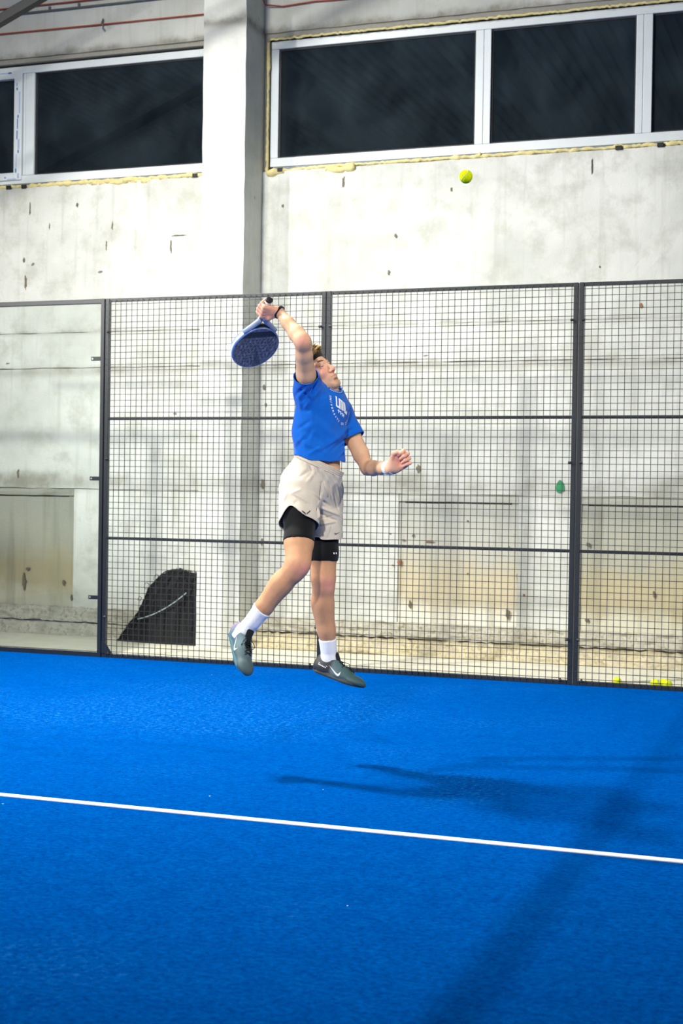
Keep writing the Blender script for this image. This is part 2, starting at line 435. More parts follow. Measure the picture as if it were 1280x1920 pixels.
for x, z, w, h in ((2.18, .80, .06, .06), (2.12, .77, .03, .02), (2.45, .99, .11, .012), (2.21, 1.00, .04, .015), (2.09, 1.05, .03, .012), (3.30, .55, .03, .03), (4.25, 3.0, .04, .06)):
    mark('rust_scar', x, z, w, h, M['rust'])
for x, z, w, h in ((-1.62, 4.10, .02, .16), (-1.40, 3.93, .018, .08), (-1.68, 3.62, .035, .06), (-1.66, 3.40, .03, .2), (-.72, 3.90, .02, .10), (-.10, 3.68, .02, .16), (-.02, 3.78, .18, .015), (-.78, 3.72, .02, .10), (-1.10, 4.12, .03, .05),
                   (3.82, 4.18, .022, .16), (2.60, 4.06, .022, .05), (2.1, 3.68, .04, .05), (2.04, 3.36, .03, .06), (1.60, 4.18, .03, .14), (3.9, 3.34, .015, .02), (1.02, 4.0, .03, .04)):
    mark('wall_chip', x, z, w, h, M['anchor'])
o = mark('paint_patch', 3.598, 1.487, .088, .125, M['green'], y=WY-0.004, n=11, parent=None, jitter=0.3)
tag(o, 'small ragged green patch stuck on the wall beside the fence post', 'patch')

# ------------------------------------------------------------------ windows
FY = WY+0.045      # frame face, set back a little in the opening
def window(n, x0, x1, mull, panes, label):
    w = empty('window_%d' % n, ((x0+x1)/2, FY, 4.37)); tag(w, label, kind='structure')
    lx, lz = (x0+x1)/2, 4.37
    def bx(nm, a, b, z0, z1, mt, y0=FY, y1=FY+0.07, bev=0.004):
        return MB().box(a-lx, b-lx, y0-FY, y1-FY, z0-lz, z1-lz).build(nm, mt, w, bevel=bev)
    bx('frame_head', x0, x1, 5.437, 5.507, M['pvc']); bx('frame_sill', x0, x1, 4.368, 4.448, M['pvc'])
    bx('frame_jamb', x0, x0+0.075, 4.449, 5.436, M['pvc']); bx('frame_jamb', x1-0.075, x1, 4.449, 5.436, M['pvc'])
    for a, b_, seam in mull:
        c = seam
        bx('mullion', a, c-0.0012, 4.449, 5.436, M['pvc']); bx('mullion', c+0.0012, b_, 4.449, 5.436, M['pvc'])
    for a, b_ in panes:
        g = bx('pane', a, b_, 4.450, 5.435, M['glass'], FY+0.030, FY+0.042, 0)
        for q in ((a, a+0.012, 4.450, 5.435), (b_-0.012, b_, 4.450, 5.435)):
            bx('gasket', *q, M['gasket'], FY+0.022, FY+0.030, 0)
        bx('gasket', a+.012, b_-.012, 4.450, 4.462, M['gasket'], FY+0.022, FY+0.030, 0)
        bx('gasket', a+.012, b_-.012, 5.423, 5.435, M['gasket'], FY+0.022, FY+0.030, 0)
    bx('sill_profile', x0+0.03, x1-0.03, 4.335, 4.367, M['sill'], FY+0.008, FY+0.06, 0)
    return w, lx, lz
w1, l1x, l1z = window(1, -4.4, 0.40, [(-1.735, -1.615, -1.712)], [(-3.2, -1.835), (-1.613, 0.39)], 'long white framed window to the left of the column, dark panes')
# opening sash beside the fixed pane, still wearing its printed film
def sash(nm, a, b_, z0, z1, mt, y0=FY-0.016, y1=FY+0.045):
    return MB().box(a-l1x, b_-l1x, y0-FY, y1-FY, z0-l1z, z1-l1z).build(nm, mt, w1, bevel=0.004)
sash('sash_stile', -1.832, -1.745, 4.405, 5.470, M['pvc']); sash('sash_rail', -3.2, -1.834, 5.390, 5.470, M['pvc']); sash('sash_rail', -3.2, -1.834, 4.405, 4.478, M['pvc'])
for i, (a, b_, z0, z1, k) in enumerate(((-1.803, -1.796, 5.31, 5.345, 0), (-1.805, -1.790, 5.275, 5.30, 0), (-1.776, -1.762, 5.05, 5.26, 1), (-1.792, -1.778, 5.005, 5.035, 0), (-1.796, -1.786, 4.90, 5.00, 0),
                                        (-1.800, -1.788, 4.80, 4.885, 0), (-1.785, -1.766, 4.70, 4.80, 1), (-1.787, -1.772, 4.665, 4.695, 0), (-1.806, -1.796, 4.52, 4.655, 1), (-1.812, -1.797, 4.475, 4.515, 0), (-1.788, -1.768, 4.42, 4.47, 1),
                                        (-1.90, -1.862, 5.440, 5.455, 0), (-2.0, -1.90, 5.443, 5.452, 1), (-1.93, -1.915, 4.425, 4.440, 0), (-1.90, -1.80, 4.410, 4.420, 1))):
    sash('film_print', a, b_, z0, z1, M['film_pale'] if k else M['film'], FY-0.0172, FY-0.0163)
w2, l2x, l2z = window(2, 0.868, 6.6, [(2.785, 2.922, 2.858), (4.165, 4.300, 4.225)], [(0.945, 2.783), (2.924, 4.163), (4.302, 6.5)], 'long white framed window to the right of the column, dark panes')
# expanding foam squeezed out under and beside the frames, and black packers
def foam(pts, r, parent, lx, lz, seed):
    rs = np.random.RandomState(seed); P = []
    for (a, b_) in zip(pts[:-1], pts[1:]):
        L = math.dist(a, b_); n = max(2, int(L/0.022))
        for i in range(n):
            t = i/n; P.append((a[0]+(b_[0]-a[0])*t-lx, WY+0.018-FY+rs.normal()*0.004, a[1]+(b_[1]-a[1])*t-lz+rs.normal()*0.003))
    w = rs.normal(size=len(P)); w = (w+np.roll(w, 1)+np.roll(w, 2))/2.2
    rr = [max(0.010, r*(1+0.3*q)) for q in w]
    return MB().tube(P, rr, 8).build('foam_bead', M['foam'], parent, smooth=True)
foam([(-4.3, 4.335), (0.39, 4.332)], 0.021, w1, l1x, l1z, 1)
foam([(-.95, 4.318), (-.30, 4.308)], 0.024, w1, l1x, l1z, 2)
foam([(0.875, 4.325), (1.45, 4.336), (6.5, 4.340)], 0.015, w2, l2x, l2z, 3)
foam([(0.86, 4.29), (0.90, 4.31), (1.05, 4.322)], 0.032, w2, l2x, l2z, 4)
foam([(1.42, 4.318), (1.56, 4.292), (1.72, 4.318)], 0.032, w2, l2x, l2z, 5)
foam([(0.852, 4.30), (0.852, 5.52)], 0.014, w2, l2x, l2z, 6)
foam([(0.86, 5.520), (6.5, 5.520)], 0.009, w2, l2x, l2z, 7)
foam([(2.845, 4.345), (2.852, 4.375)], 0.014, w2, l2x, l2z, 8)
for wn, lx, lz, xs in ((w1, l1x, l1z, (-1.86, -1.69, .14)), (w2, l2x, l2z, (.99, 4.04, 4.385))):
    for x in xs:
        MB().box(x-.026-lx, x+.026-lx, WY-0.012-FY, WY+.04-FY, 4.312-lz, 4.345-lz).build('packer', M['shim'], wn)

# ------------------------------------------------------------------ cables along the wall head
def cable(name, pts, r, mat, label, cat):
    c = pts[0]
    o = MB().tube([(p[0]-c[0], p[1]-c[1], p[2]-c[2]) for p in pts], r, 6).build(name, mat, None, smooth=True, loc=c)
    return tag(o, label, cat)
yc = WY-0.012
cable('cable', [(-5, yc, 5.815), (-3, yc, 5.822), (-1.98, yc, 5.822), (-1.0, yc, 5.812), (0.39, yc, 5.803)], 0.0075, M['cable_red'], 'orange red cable running just above the left window', 'cable')
cable('cable', [(-5, yc, 6.064), (-1.98, yc, 6.062), (-1.04, yc, 6.056), (0.39, yc, 6.052)], 0.0075, M['cable_red'], 'uppermost red cable crossing behind the dark steel brace', 'cable')
cable('cable', [(0.822, CYF+.1, 6.1), (0.822, CYF+.25, 5.93), (0.83, yc-.02, 5.825), (1.0, yc, 5.80), (1.3, yc, 5.815), (1.56, yc, 5.806), (3, yc, 5.80), (6.8, yc, 5.80)], 0.0075, M['cable_red'], 'red cable hanging round the column corner above the right window', 'cable')
o = cable('conduit_pipe', [(-5, yc, 6.000), (-1.98, yc, 6.000), (-1.04, yc, 5.996), (0.39, yc, 5.994)], 0.010, M['conduit'], 'thin grey conduit pipe between the two red cables', 'pipe')
for i, x in enumerate((-1.42, -1.10)):
    MB().box(x+4.99, x+5.01, -0.010, 0.006, 0.0, 0.035).build('pipe_clip', M['conduit'], o)
o = cable('metal_hook', [(-.84, yc, 5.86), (-.83, yc-.05, 5.80), (-.80, yc-.06, 5.775)], 0.009, M['anchor'], 'bent metal hook sticking out of the wall over the left window', 'hook')
# dark steel brace of the lighting mast in the plane of the fence
bx0, bx1 = -3.6, 1.6
p0 = Vector((bx0, 0.0, 5.42+.417*(bx0+1.03))); p1 = Vector((bx1, 0.0, 5.42+.417*(bx1+1.03)))
d = (p1-p0); L = d.length; q = d.to_track_quat('X', 'Z')
o = MB().box(0, L, -0.035, 0.035, -0.042, 0.042).build('steel_brace', M['brace'], None, bevel=0.005, loc=p0)
o.rotation_euler = q.to_euler(); tag(o, 'dark square steel brace crossing the top left corner', 'brace')
# ------------------------------------------------------------------ court fence
ST = 0.036; RAIL = 0.028
mesh_data = {}
def fence_panel(x0, x1, label, bolts=True):
    t = empty('fence_panel', (x0, 0, 0)); tag(t, label, 'fence panel', 'wire mesh panels of the court fence')
    W = x1-x0; g = 0.003
    def part(nm, a, b, y0, y1, z0, z1, mt=M['steel'], bev=0.003, par=t):
        return MB().box(a, b, y0, y1, z0, z1).build(nm, mt, par, bevel=bev)
    part('stile', g, g+ST, -.02, .02, 0.0, 3.0); part('stile', W-g-ST, W-g, -.02, .02, 0.0, 3.0)
    part('top_rail', g+ST, W-g-ST, -.015, .015, 3.0-RAIL, 3.0); part('bottom_rail', g+ST, W-g-ST, -.02, .02, 0.0, .034)
    for z in (1.0, 2.0): part('middle_rail', g+ST, W-g-ST, -.006, .020, z-.012, z+.012)
    key = round(W, 3)
    if key not in mesh_data:
        b = MB(); r = 0.0022
        n = int(round(W/0.05))
        for i in range(1, n):
            x = W*i/n; b.box(x-r, x+r, -.0268, -.0230, 0.012, 2.99)
        for j in range(1, 60):
            z = 0.05*j; b.box(0.008, W-.008, -.0230, -.0192, z-r, z+r)
        mesh_data[key] = b.mesh('wire_mesh'); mesh_data[key].materials.append(M['wire'])
    o = obj('wire_mesh', mesh_data[key], None, t); o['kind'] = 'stuff'
    for z in (2.72, 1.66, .34):
        for x in (-0.006+g+ST+.010, W-g-ST-.004):
            MB().tube([(x-.012, -.034, z), (x+.008, -.034, z)], .011, 6).build('bolt', M['bolt'], t)
    for x in (.07, W-.09):
        MB().tube([(x, -.03, .034), (x, -.03, .052)], [.013, .006], 6).build('anchor_bolt', M['bolt'], t)
    return t
PA, PB, PC, PD = 0.0, 2.0, 4.0, 6.0
fp0 = fence_panel(PA+.03, PB, 'wire mesh fence panel next to the glass, netting heap behind it')
fence_panel(PB, PC, 'wire mesh fence panel directly behind the jumping player')
fence_panel(PC, PD, 'wire mesh fence panel at the right edge, loose balls behind it')
tri = MB(); tri.v = [(x_, y_, z_) for y_ in (-.026, -.018) for x_, z_ in ((.005, .036), (.105, .036), (.038, .13), (.005, .13))]
tri.f = [(0, 1, 2, 3), (7, 6, 5, 4), (0, 4, 5, 1), (1, 5, 6, 2), (2, 6, 7, 3), (3, 7, 4, 0)]
tri.build('gusset_plate', M['steel'], fp0)
# glass panel at the left with its clamp post
t = empty('glass_panel', (-2.0, 0, 0)); tag(t, 'clear glass court wall panel left of the fence with steel clips', 'glass panel')
MB().box(0.0, 1.99, -.008, .004, .045, 2.962).build('glass_sheet', M['court_glass'], t)
MB().box(0.0, 1.995, -.02, .02, 2.962, 3.0).build('top_rail', M['steel'], t, bevel=.003)
MB().box(0.0, 1.995, -.025, .02, 0.0, .042).build('bottom_rail', M['steel'], t, bevel=.003)
MB().box(1.996, 2.030, -.03, .03, 0.0, 3.0).build('clamp_post', M['steel'], t, bevel=.003)
MB().box(1.98, 1.996, .006, .03, .045, 2.96).build('glazing_stop', M['steel'], t)
for z in (2.50, 1.497, .50):
    c = MB().box(1.905, 1.996, -.024, -.009, z-.017, z+.017).build('glass_clip', M['steel'], t, bevel=.002)
    MB().tube([(1.922, -.028, z), (1.922, -.0235, z)], .0075, 10).build('screw', M['zinc'], c)
# the padel net, just beyond the right edge of the picture: its shadow lies on the turf
t = empty('court_net', (6.0, -5.0, 0)); tag(t, 'black padel net with white top band stretched across the court', 'net')
b = MB(); b.box(-.012, .012, -4.86, 4.86, .80, .90); b.build('top_band', M['white_line'], t)
b = MB(); r = .0028
for i in range(1, 226):
    y = -4.86+9.72*i/226; b.box(-r, r, y-r, y+r, .02, .80)
for j in range(1, 18):
    z = .02+.78*j/18; b.box(-r, r, -4.86, 4.86, z-r, z+r)
o = b.build('net_mesh', M['net'], t); o['kind'] = 'stuff'
for y in (-4.88, 4.88):
    MB().box(-.04, .04, y-.02, y+.02, 0, .92).build('net_post', M['steel'], t, bevel=.004)
MB().box(-.03, .03, -.03, .03, 0, .80).build('centre_strap', M['white_line'], t)

# ------------------------------------------------------------------ loose balls
def ball_mesh():
    bm = bmesh.new(); bmesh.ops.create_icosphere(bm, subdivisions=4, radius=0.0333)
    me = bpy.data.meshes.new('felt'); bm.to_mesh(me); bm.free()
    me.polygons.foreach_set('use_smooth', [True]*len(me.polygons)); me.materials.append(M['ball']); return me
bmesh_ball = ball_mesh()
sb = MB(); pts = []
for i in range(64):
    a = 2*math.pi*i/64; A = 0.44
    th = math.pi/2-(math.pi/2-A)*math.cos(a); ph = a/2+A*math.sin(2*a)
    x, y, z = math.sin(th)*math.cos(ph), math.sin(th)*math.sin(ph), math.cos(th)
    pts.append((x*.0333, y*.0333, z*.0333))
# tennis style seam: closed curve on the sphere
pts = []
for i in range(72):
    s = 2*math.pi*i/72; a_, b_ = 0.75, 0.25
    x = a_*math.cos(s)+b_*math.cos(3*s); y = a_*math.sin(s)-b_*math.sin(3*s); z = 2*math.sqrt(a_*b_)*math.sin(2*s)
    k = .0333/math.sqrt(x*x+y*y+z*z); pts.append((x*k, y*k, z*k))
seam_me = sb.tube(pts, .0013, 6, closed=True).mesh('seam', True); seam_me.materials.append(M['ball_seam'])
def ball(loc, rot, label, group=None):
    t = empty('padel_ball', loc); t.rotation_euler = rot; tag(t, label, 'ball', group)
    obj('felt', bmesh_ball, None, t); obj('seam', seam_me, None, t); return t
ball(tuple(cam_pt(873, 331, 7.15)), (.3, .8, .2), 'bright yellow padel ball in mid air below the right window')
R0 = .0333
ball((4.317, .085, R0), (0.2, 0, 1), 'single yellow padel ball on the ground right of the fence post')
ball((4.592, .100, R0), (1, .4, 0), 'leftmost yellow ball of the cluster at the right edge of the fence')
ball((4.650, .145, R0), (.1, .9, 0), 'yellow ball lying in the middle of the cluster at the right edge')
ball((4.690, .078, R0), (.6, .2, .9), 'rightmost yellow ball, cut by the right edge of the picture')

# ------------------------------------------------------------------ heap of folded netting behind the fence
def heap():
    t = empty('netting_heap', (0.02, 1.27, 0)); tag(t, 'heap of folded black netting leaning in the corner beside the column', 'netting')
    rs = np.random.RandomState(5)
    # outline of the pile (x along the wall, z) : steep on the right, sloping to the left
    xs = np.array([-.49, -.44, -.37, -.30, -.24, -.19, -.13, -.05, .03, .12, .24, .36]); zs = np.array([.02, .08, .18, .27, .38, .50, .57, .64, .665, .67, .66, .60])
    n, mm = 46, 16; b = MB()
    for i in range(n):
        x = -.49+.85*i/(n-1); H = np.interp(x, xs, zs)
        for j in range(mm):
            a = math.pi*j/(mm-1)
            y = -math.cos(a)*.16*(0.55+.6*H); z = H*math.sin(a)**.55
            k = 0 if j in (0, mm-1) else 1
            b.v.append((x+rs.normal()*.005*k, y+rs.normal()*.010*k, max(0, z+rs.normal()*.008*k)))
    for i in range(n-1):
        for j in range(mm-1):
            b.f.append((i*mm+j, (i+1)*mm+j, (i+1)*mm+j+1, i*mm+j+1))
    b.f.append(tuple(range(mm))); b.f.append(tuple((n-1)*mm+j for j in range(mm))[::-1])
    b.build('folded_net', M['net'], t)
    # loose strands and loops
    s = MB()
    for k in range(420):
        x = rs.uniform(-.46, .33); H = np.interp(x, xs, zs); a = rs.uniform(.05, .95)*math.pi/1.25
        P = []
        dx, da = rs.uniform(-.09, .09), rs.uniform(-.35, .35); lift = rs.uniform(.004, .022)
        for q in range(6):
            tq = q/5; xx = min(.33, max(-.47, x+dx*tq)); HH = np.interp(xx, xs, zs); aa = min(2.6, max(.04, a+da*tq)); l = 1+lift*math.sin(math.pi*tq)/max(HH, .1)
            P.append((xx, -math.cos(aa)*.16*(.55+.6*HH)*l-.006, HH*math.sin(aa)**.55*l+.004))
        s.tube(P, .0022, 4)
    for cx, cz, rr in ((-.245, .31, .035), (-.30, .20, .03), (-.27, .40, .02), (-.36, .12, .03), (-.2, .52, .03), (-.10, .60, .03)):
        s.tube([(cx+rr*math.cos(a)*.8, -.07+.01*math.sin(3*a), cz+rr*math.sin(a)) for a in np.linspace(0, 6.0, 14)], .0028, 4)
    o = s.build('loose_strands', M['net'], t); o['kind'] = 'stuff'
    P = [(-.24+.50*u, -.17-.03*math.sin(3*u), .22+.10*u+.16*u*u) for u in np.linspace(0, 1, 14)]
    P = [(x, -.150*(.60+.6*np.interp(x, xs, zs))-.035, z) for x, y, z in P]
    MB().tube(P, .0055, 6).build('pale_rope', M['cord'], t, smooth=True)
heap()

# ------------------------------------------------------------------ the rest of the hall (roof and far walls close the room)
b = MB()
prof = []
for i in range(0, 200):
    x = -14+40*i/200
    b.box(x, x+.12, -16, 2.0, 8.42, 8.50)
b.box(-14, 26, -16, 2.2, 8.50, 8.62)
tag(b.build('ceiling', M['roof']), 'ribbed metal roof over the hall', kind='structure')
for i, x in enumerate((-8.5, -3.2, .6, 6.6, 12.6, 18.6)):
    o = MB().box(x-.11, x+.11, -16, 1.4, 7.9, 8.41).build('trim_2', M['roof']); tag(o, kind='structure')
tag(MB().box(-14, 26, -16.25, -16, -.1, 8.6).build('wall_front', M['far_wall']), kind='structure')
tag(MB().box(-14.25, -14, -16.25, 2.2, -.1, 8.6).build('wall_left', M['far_wall']), kind='structure')
tag(MB().box(26, 26.25, -16.25, 2.2, -.1, 8.6).build('wall_right', M['far_wall']), kind='structure')
# ------------------------------------------------------------------ the player: sculpted as blended volumes
def cf(a, b, c):
    """direction: a to the right, b up, c towards where the photograph was taken"""
    return a*RT+b*UP-c*FW
def unit(v): return v/np.linalg.norm(v)

class Field:
    def __init__(s, lo, hi, h):
        s.lo = np.array(lo, float); s.h = h
        s.n = np.ceil((np.array(hi)-s.lo)/h).astype(int)+1
        s.f = np.full(s.n, 1.0, np.float32)
    def _sub(s, lo, hi):
        a = np.maximum(0, np.floor((lo-s.lo)/s.h).astype(int)); b = np.minimum(s.n, np.ceil((hi-s.lo)/s.h).astype(int)+1)
        if (b <= a).any(): return None
        ax = [(s.lo[i]+s.h*np.arange(a[i], b[i])).astype(np.float32) for i in range(3)]
        return tuple(slice(a[i], b[i]) for i in range(3)), ax[0][:, None, None], ax[1][None, :, None], ax[2][None, None, :]
    def apply(s, prim):
        fn, lo, hi, k, op = prim
        q = s._sub(lo-k-0.02, hi+k+0.02)
        if q is None: return
        sl, X, Y, Z = q
        d = fn(X, Y, Z).astype(np.float32); a = s.f[sl]
        if op == 'sub':
            d = -d
            w = np.clip(0.5+0.5*(d-a)/k, 0, 1); s.f[sl] = a*(1-w)+d*w+k*w*(1-w)
        else:
            w = np.clip(0.5+0.5*(a-d)/k, 0, 1); s.f[sl] = a*(1-w)+d*w-k*w*(1-w)

def cone(a, b, ra, rb, k=0.012, op='add', flat=None, fr=1.0):
    a = np.array(a, float); b = np.array(b, float); ba = b-a; L2 = max(1e-9, ba@ba)
    e = None if flat is None else unit(np.array(flat, float))
    m = max(ra, rb)*max(1, fr)
    def fn(X, Y, Z):
        px, py, pz = X-a[0], Y-a[1], Z-a[2]
        t = np.clip((px*ba[0]+py*ba[1]+pz*ba[2])/L2, 0, 1)
        qx, qy, qz = px-t*ba[0], py-t*ba[1], pz-t*ba[2]
        l2 = qx*qx+qy*qy+qz*qz
        if e is not None:
            qe = qx*e[0]+qy*e[1]+qz*e[2]; l2 = l2+qe*qe*(1/fr**2-1)
            return (np.sqrt(np.maximum(l2, 1e-12))-(ra+(rb-ra)*t))*(min(1, fr)*0.5+0.5*min(1, fr)**.5)
        return np.sqrt(np.maximum(l2, 1e-12))-(ra+(rb-ra)*t)
    return (fn, np.minimum(a, b)-m, np.maximum(a, b)+m, k, op)
def ell(c, axes, rad, k=0.012, op='add'):
    c = np.array(c, float); A = np.array(axes, float); rad = np.array(rad, float); m = rad.max()
    def fn(X, Y, Z):
        px, py, pz = X-c[0], Y-c[1], Z-c[2]; k0 = 0; k1 = 0
        for i in range(3):
            q = px*A[i, 0]+py*A[i, 1]+pz*A[i, 2]
            k0 = k0+(q/rad[i])**2; k1 = k1+(q/rad[i]**2)**2
        k0 = np.sqrt(k0+1e-12); k1 = np.sqrt(k1+1e-12)
        return k0*(k0-1)/k1
    return (fn, c-m, c+m, k, op)
def chain(P, rs, k=0.012, **kw):
    return [cone(P[i], P[i+1], rs[i], rs[i+1], k, **kw) for i in range(len(P)-1)]

def nets(F, lo, h):
    s = F < 0
    c = np.zeros(tuple(x-1 for x in s.shape), np.uint8)
    for dx in (0, 1):
        for dy in (0, 1):
            for dz in (0, 1):
                c += s[dx:s.shape[0]-1+dx, dy:s.shape[1]-1+dy, dz:s.shape[2]-1+dz]
    I, J, K = np.nonzero((c > 0) & (c < 8))
    idx = np.full(c.shape, -1, np.int32); idx[I, J, K] = np.arange(len(I))
    val = {}
    for dx in (0, 1):
        for dy in (0, 1):
            for dz in (0, 1):
                val[dx, dy, dz] = F[I+dx, J+dy, K+dz].astype(np.float64)
    acc = np.zeros((len(I), 3)); cnt = np.zeros(len(I))
    for ax in range(3):
        for p in (0, 1):
            for q in (0, 1):
                c0 = [p, q]; c0.insert(ax, 0); c1 = [p, q]; c1.insert(ax, 1)
                a, b = val[tuple(c0)], val[tuple(c1)]
                mk = (a < 0) != (b < 0); t = np.where(mk, a/np.where(mk, a-b, 1), 0)
                pos = np.zeros((len(I), 3)); pos[:, ax] = t
                o = [i for i in range(3) if i != ax]; pos[:, o[0]] = p; pos[:, o[1]] = q
                acc += pos*mk[:, None]; cnt += mk
    V = np.stack([I, J, K], 1)+acc/cnt[:, None]
    V = np.array(lo)+h*V
    Q = []
    for ax in range(3):
        n = list(s.shape)
        sl0 = [slice(1, n[i]-1) for i in range(3)]; sl0[ax] = slice(0, n[ax]-1)
        sl1 = list(sl0); sl1[ax] = slice(1, n[ax])
        A, B = s[tuple(sl0)], s[tuple(sl1)]
        i, j, k = np.nonzero(A != B); st = A[i, j, k]
        base = np.stack([i, j, k], 1)+np.array([0 if a == ax else 1 for a in range(3)])
        o = [(ax+1) % 3, (ax+2) % 3]; e0 = np.eye(3, dtype=int)[o[0]]; e1 = np.eye(3, dtype=int)[o[1]]
        quad = [idx[tuple((base-d).T)] for d in (e0*0, e0, e0+e1, e1)]
        q = np.stack(quad, 1); q[~st] = q[~st][:, ::-1]
        Q.append(q)
    Q = np.concatenate(Q); Q = Q[(Q >= 0).all(1)]
    return V, Q
def smooth_mesh(V, Q, it=2, lam=0.5):
    if len(V) == 0: return V
    E = np.concatenate([Q[:, [0, 1]], Q[:, [1, 2]], Q[:, [2, 3]], Q[:, [3, 0]]]); n = len(V)
    deg = np.bincount(E[:, 0], minlength=n)+np.bincount(E[:, 1], minlength=n)
    for w in [lam, -lam*0.98]*it:
        L = np.stack([np.bincount(E[:, 0], V[E[:, 1], c], n)+np.bincount(E[:, 1], V[E[:, 0], c], n) for c in range(3)], 1)/np.maximum(deg, 1)[:, None]
        V = V+w*(L-V)*(deg > 0)[:, None]
    return V
def compact(V, Q):
    used = np.zeros(len(V), bool); used[Q.ravel()] = True
    mp = np.cumsum(used)-1
    return V[used], mp[Q]
def vnormals(V, Q):
    n = np.cross(V[Q[:, 2]]-V[Q[:, 0]], V[Q[:, 3]]-V[Q[:, 1]]); N = np.zeros_like(V)
    for c in range(4):
        for a in range(3): N[:, a] += np.bincount(Q[:, c], n[:, a], len(V))
    return N/np.maximum(np.linalg.norm(N, axis=1), 1e-12)[:, None]
def sculpt(prims, lo, hi, h, cuts=(), it=2, open_caps=True, post=None):
    """mesh of the blended volume; cuts are functions >0 on the side that is cut away and left open"""
    F = Field(lo, hi, h)
    for p in prims: F.apply(p)
    if post is not None:
        ax = [F.lo[i]+F.h*np.arange(F.n[i]) for i in range(3)]
        F.f = post(F.f, ax[0][:, None, None], ax[1][None, :, None], ax[2][None, None, :])
    body = F.f
    if cuts:
        ax = [F.lo[i]+F.h*np.arange(F.n[i]) for i in range(3)]
        g = F.f.copy()
        for c in cuts: g = np.maximum(g, c(ax[0][:, None, None], ax[1][None, :, None], ax[2][None, None, :]).astype(np.float32))
        V, Q = nets(g, F.lo, h)
        if open_caps:
            t = np.clip(((V-F.lo)/h), 0, np.array(F.n)-1.001); i0 = t.astype(int); fr = t-i0
            val = 0
            for dx in (0, 1):
                for dy in (0, 1):
                    for dz in (0, 1):
                        w = (fr[:, 0] if dx else 1-fr[:, 0])*(fr[:, 1] if dy else 1-fr[:, 1])*(fr[:, 2] if dz else 1-fr[:, 2])
                        val = val+w*body[i0[:, 0]+dx, i0[:, 1]+dy, i0[:, 2]+dz]
            keep = val > -0.75*h
            Q = Q[keep[Q].all(1)]; V, Q = compact(V, Q)
            V = smooth_mesh(V, Q, it); it = 0
            E = np.concatenate([Q[:, [0, 1]], Q[:, [1, 2]], Q[:, [2, 3]], Q[:, [3, 0]]]); Es = np.sort(E, 1)
            uq, ct = np.unique(Es[:, 0].astype(np.int64)*len(V)+Es[:, 1], return_counts=True)
            bd = uq[ct == 1]; a_, b_ = bd//len(V), bd % len(V); n = len(V)
            deg = np.bincount(a_, minlength=n)+np.bincount(b_, minlength=n); on = deg == 2
            for _ in range(14):
                L = np.stack([np.bincount(a_, V[b_, c], n)+np.bincount(b_, V[a_, c], n) for c in range(3)], 1)/np.maximum(deg, 1)[:, None]
                V = np.where(on[:, None], V*.5+L*.5, V)
    else:
        V, Q = nets(body, F.lo, h)
    return smooth_mesh(V, Q, it), Q
def bounds(prims, pad=0.02):
    lo = np.min([p[1] for p in prims if p[4] == 'add'], axis=0)-pad; hi = np.max([p[2] for p in prims if p[4] == 'add'], axis=0)+pad
    return lo, hi
def rims(V, Q, min_len=24):
    """open edges of a mesh as ordered loops of points"""
    E = np.concatenate([Q[:, [0, 1]], Q[:, [1, 2]], Q[:, [2, 3]], Q[:, [3, 0]]]); Es = np.sort(E, 1)
    uq, ct = np.unique(Es[:, 0].astype(np.int64)*len(V)+Es[:, 1], return_counts=True)
    nb = {}
    for e in uq[ct == 1]:
        a, b = int(e//len(V)), int(e % len(V)); nb.setdefault(a, []).append(b); nb.setdefault(b, []).append(a)
    seen = set(); out = []
    for st in nb:
        if st in seen: continue
        comp = [st]; seen.add(st); stack = [st]
        while stack:
            for x in nb[stack.pop()]:
                if x not in seen: seen.add(x); comp.append(x); stack.append(x)
        if len(comp) < min_len: continue
        P = V[comp]; c = P.mean(0); w_, ev = np.linalg.eigh((P-c).T@(P-c))
        P = P[np.argsort(np.arctan2((P-c)@ev[:, 2], (P-c)@ev[:, 1]))]
        for _ in range(5): P = (P+np.roll(P, 1, 0)+np.roll(P, -1, 0))/3
        out.append(P[::2])
    return out
def plane_cut(c, n):
    c = np.array(c, float); n = unit(np.array(n, float))
    return lambda X, Y, Z: (X-c[0])*n[0]+(Y-c[1])*n[1]+(Z-c[2])*n[2]
def np_mesh(name, V, Q, smooth=True):
    me = bpy.data.meshes.new(name); me.from_pydata(V.tolist(), [], Q.tolist()); me.update()
    if smooth: me.polygons.foreach_set('use_smooth', [True]*len(me.polygons))
    return me

# --- joints (real positions in the hall, metres)
J = {k: cam_pt(*v) for k, v in dict(
    pelvis=(585, 908, 7.46), waist=(596, 866, 7.46), rib=(601, 806, 7.45), chest=(603, 768, 7.45), neckb=(607, 741, 7.45), headc=(592, 699.5, 7.43),
    rsh=(577, 734, 7.34), relb=(567.5, 640, 7.10), rwri=(522, 584, 7.25),
    lsh=(638, 777, 7.59), lelb=(689, 878, 7.52), lwri=(733, 877, 7.31),
    rhip=(565, 920, 7.38), rknee=(558, 1062, 7.20), rank=(459, 1183, 7.33),
    lhip=(609, 922, 7.52), lknee=(605, 1089, 7.50), lank=(617, 1237, 7.60)).items()}
BASE = np.array([J['pelvis'][0], J['pelvis'][1], 0.30])
person = empty('person', tuple(BASE))
tag(person, 'jumping player in blue t-shirt and beige shorts swinging a racket overhead', 'person')

# torso frame
Ub = unit(J['neckb']-J['waist']+cf(0, 0, -0.02))
Fb = cf(.72, .22, .66); Fb = unit(Fb-Ub*(Fb@Ub)); Lb = np.cross(Ub, Fb)
# pelvis frame (hips tipped)
Up_ = unit(cf(.43, .90, .02)); Fp = cf(.62, -.1, .78); Fp = unit(Fp-Up_*(Fp@Up_)); Lp = np.cross(Up_, Fp)
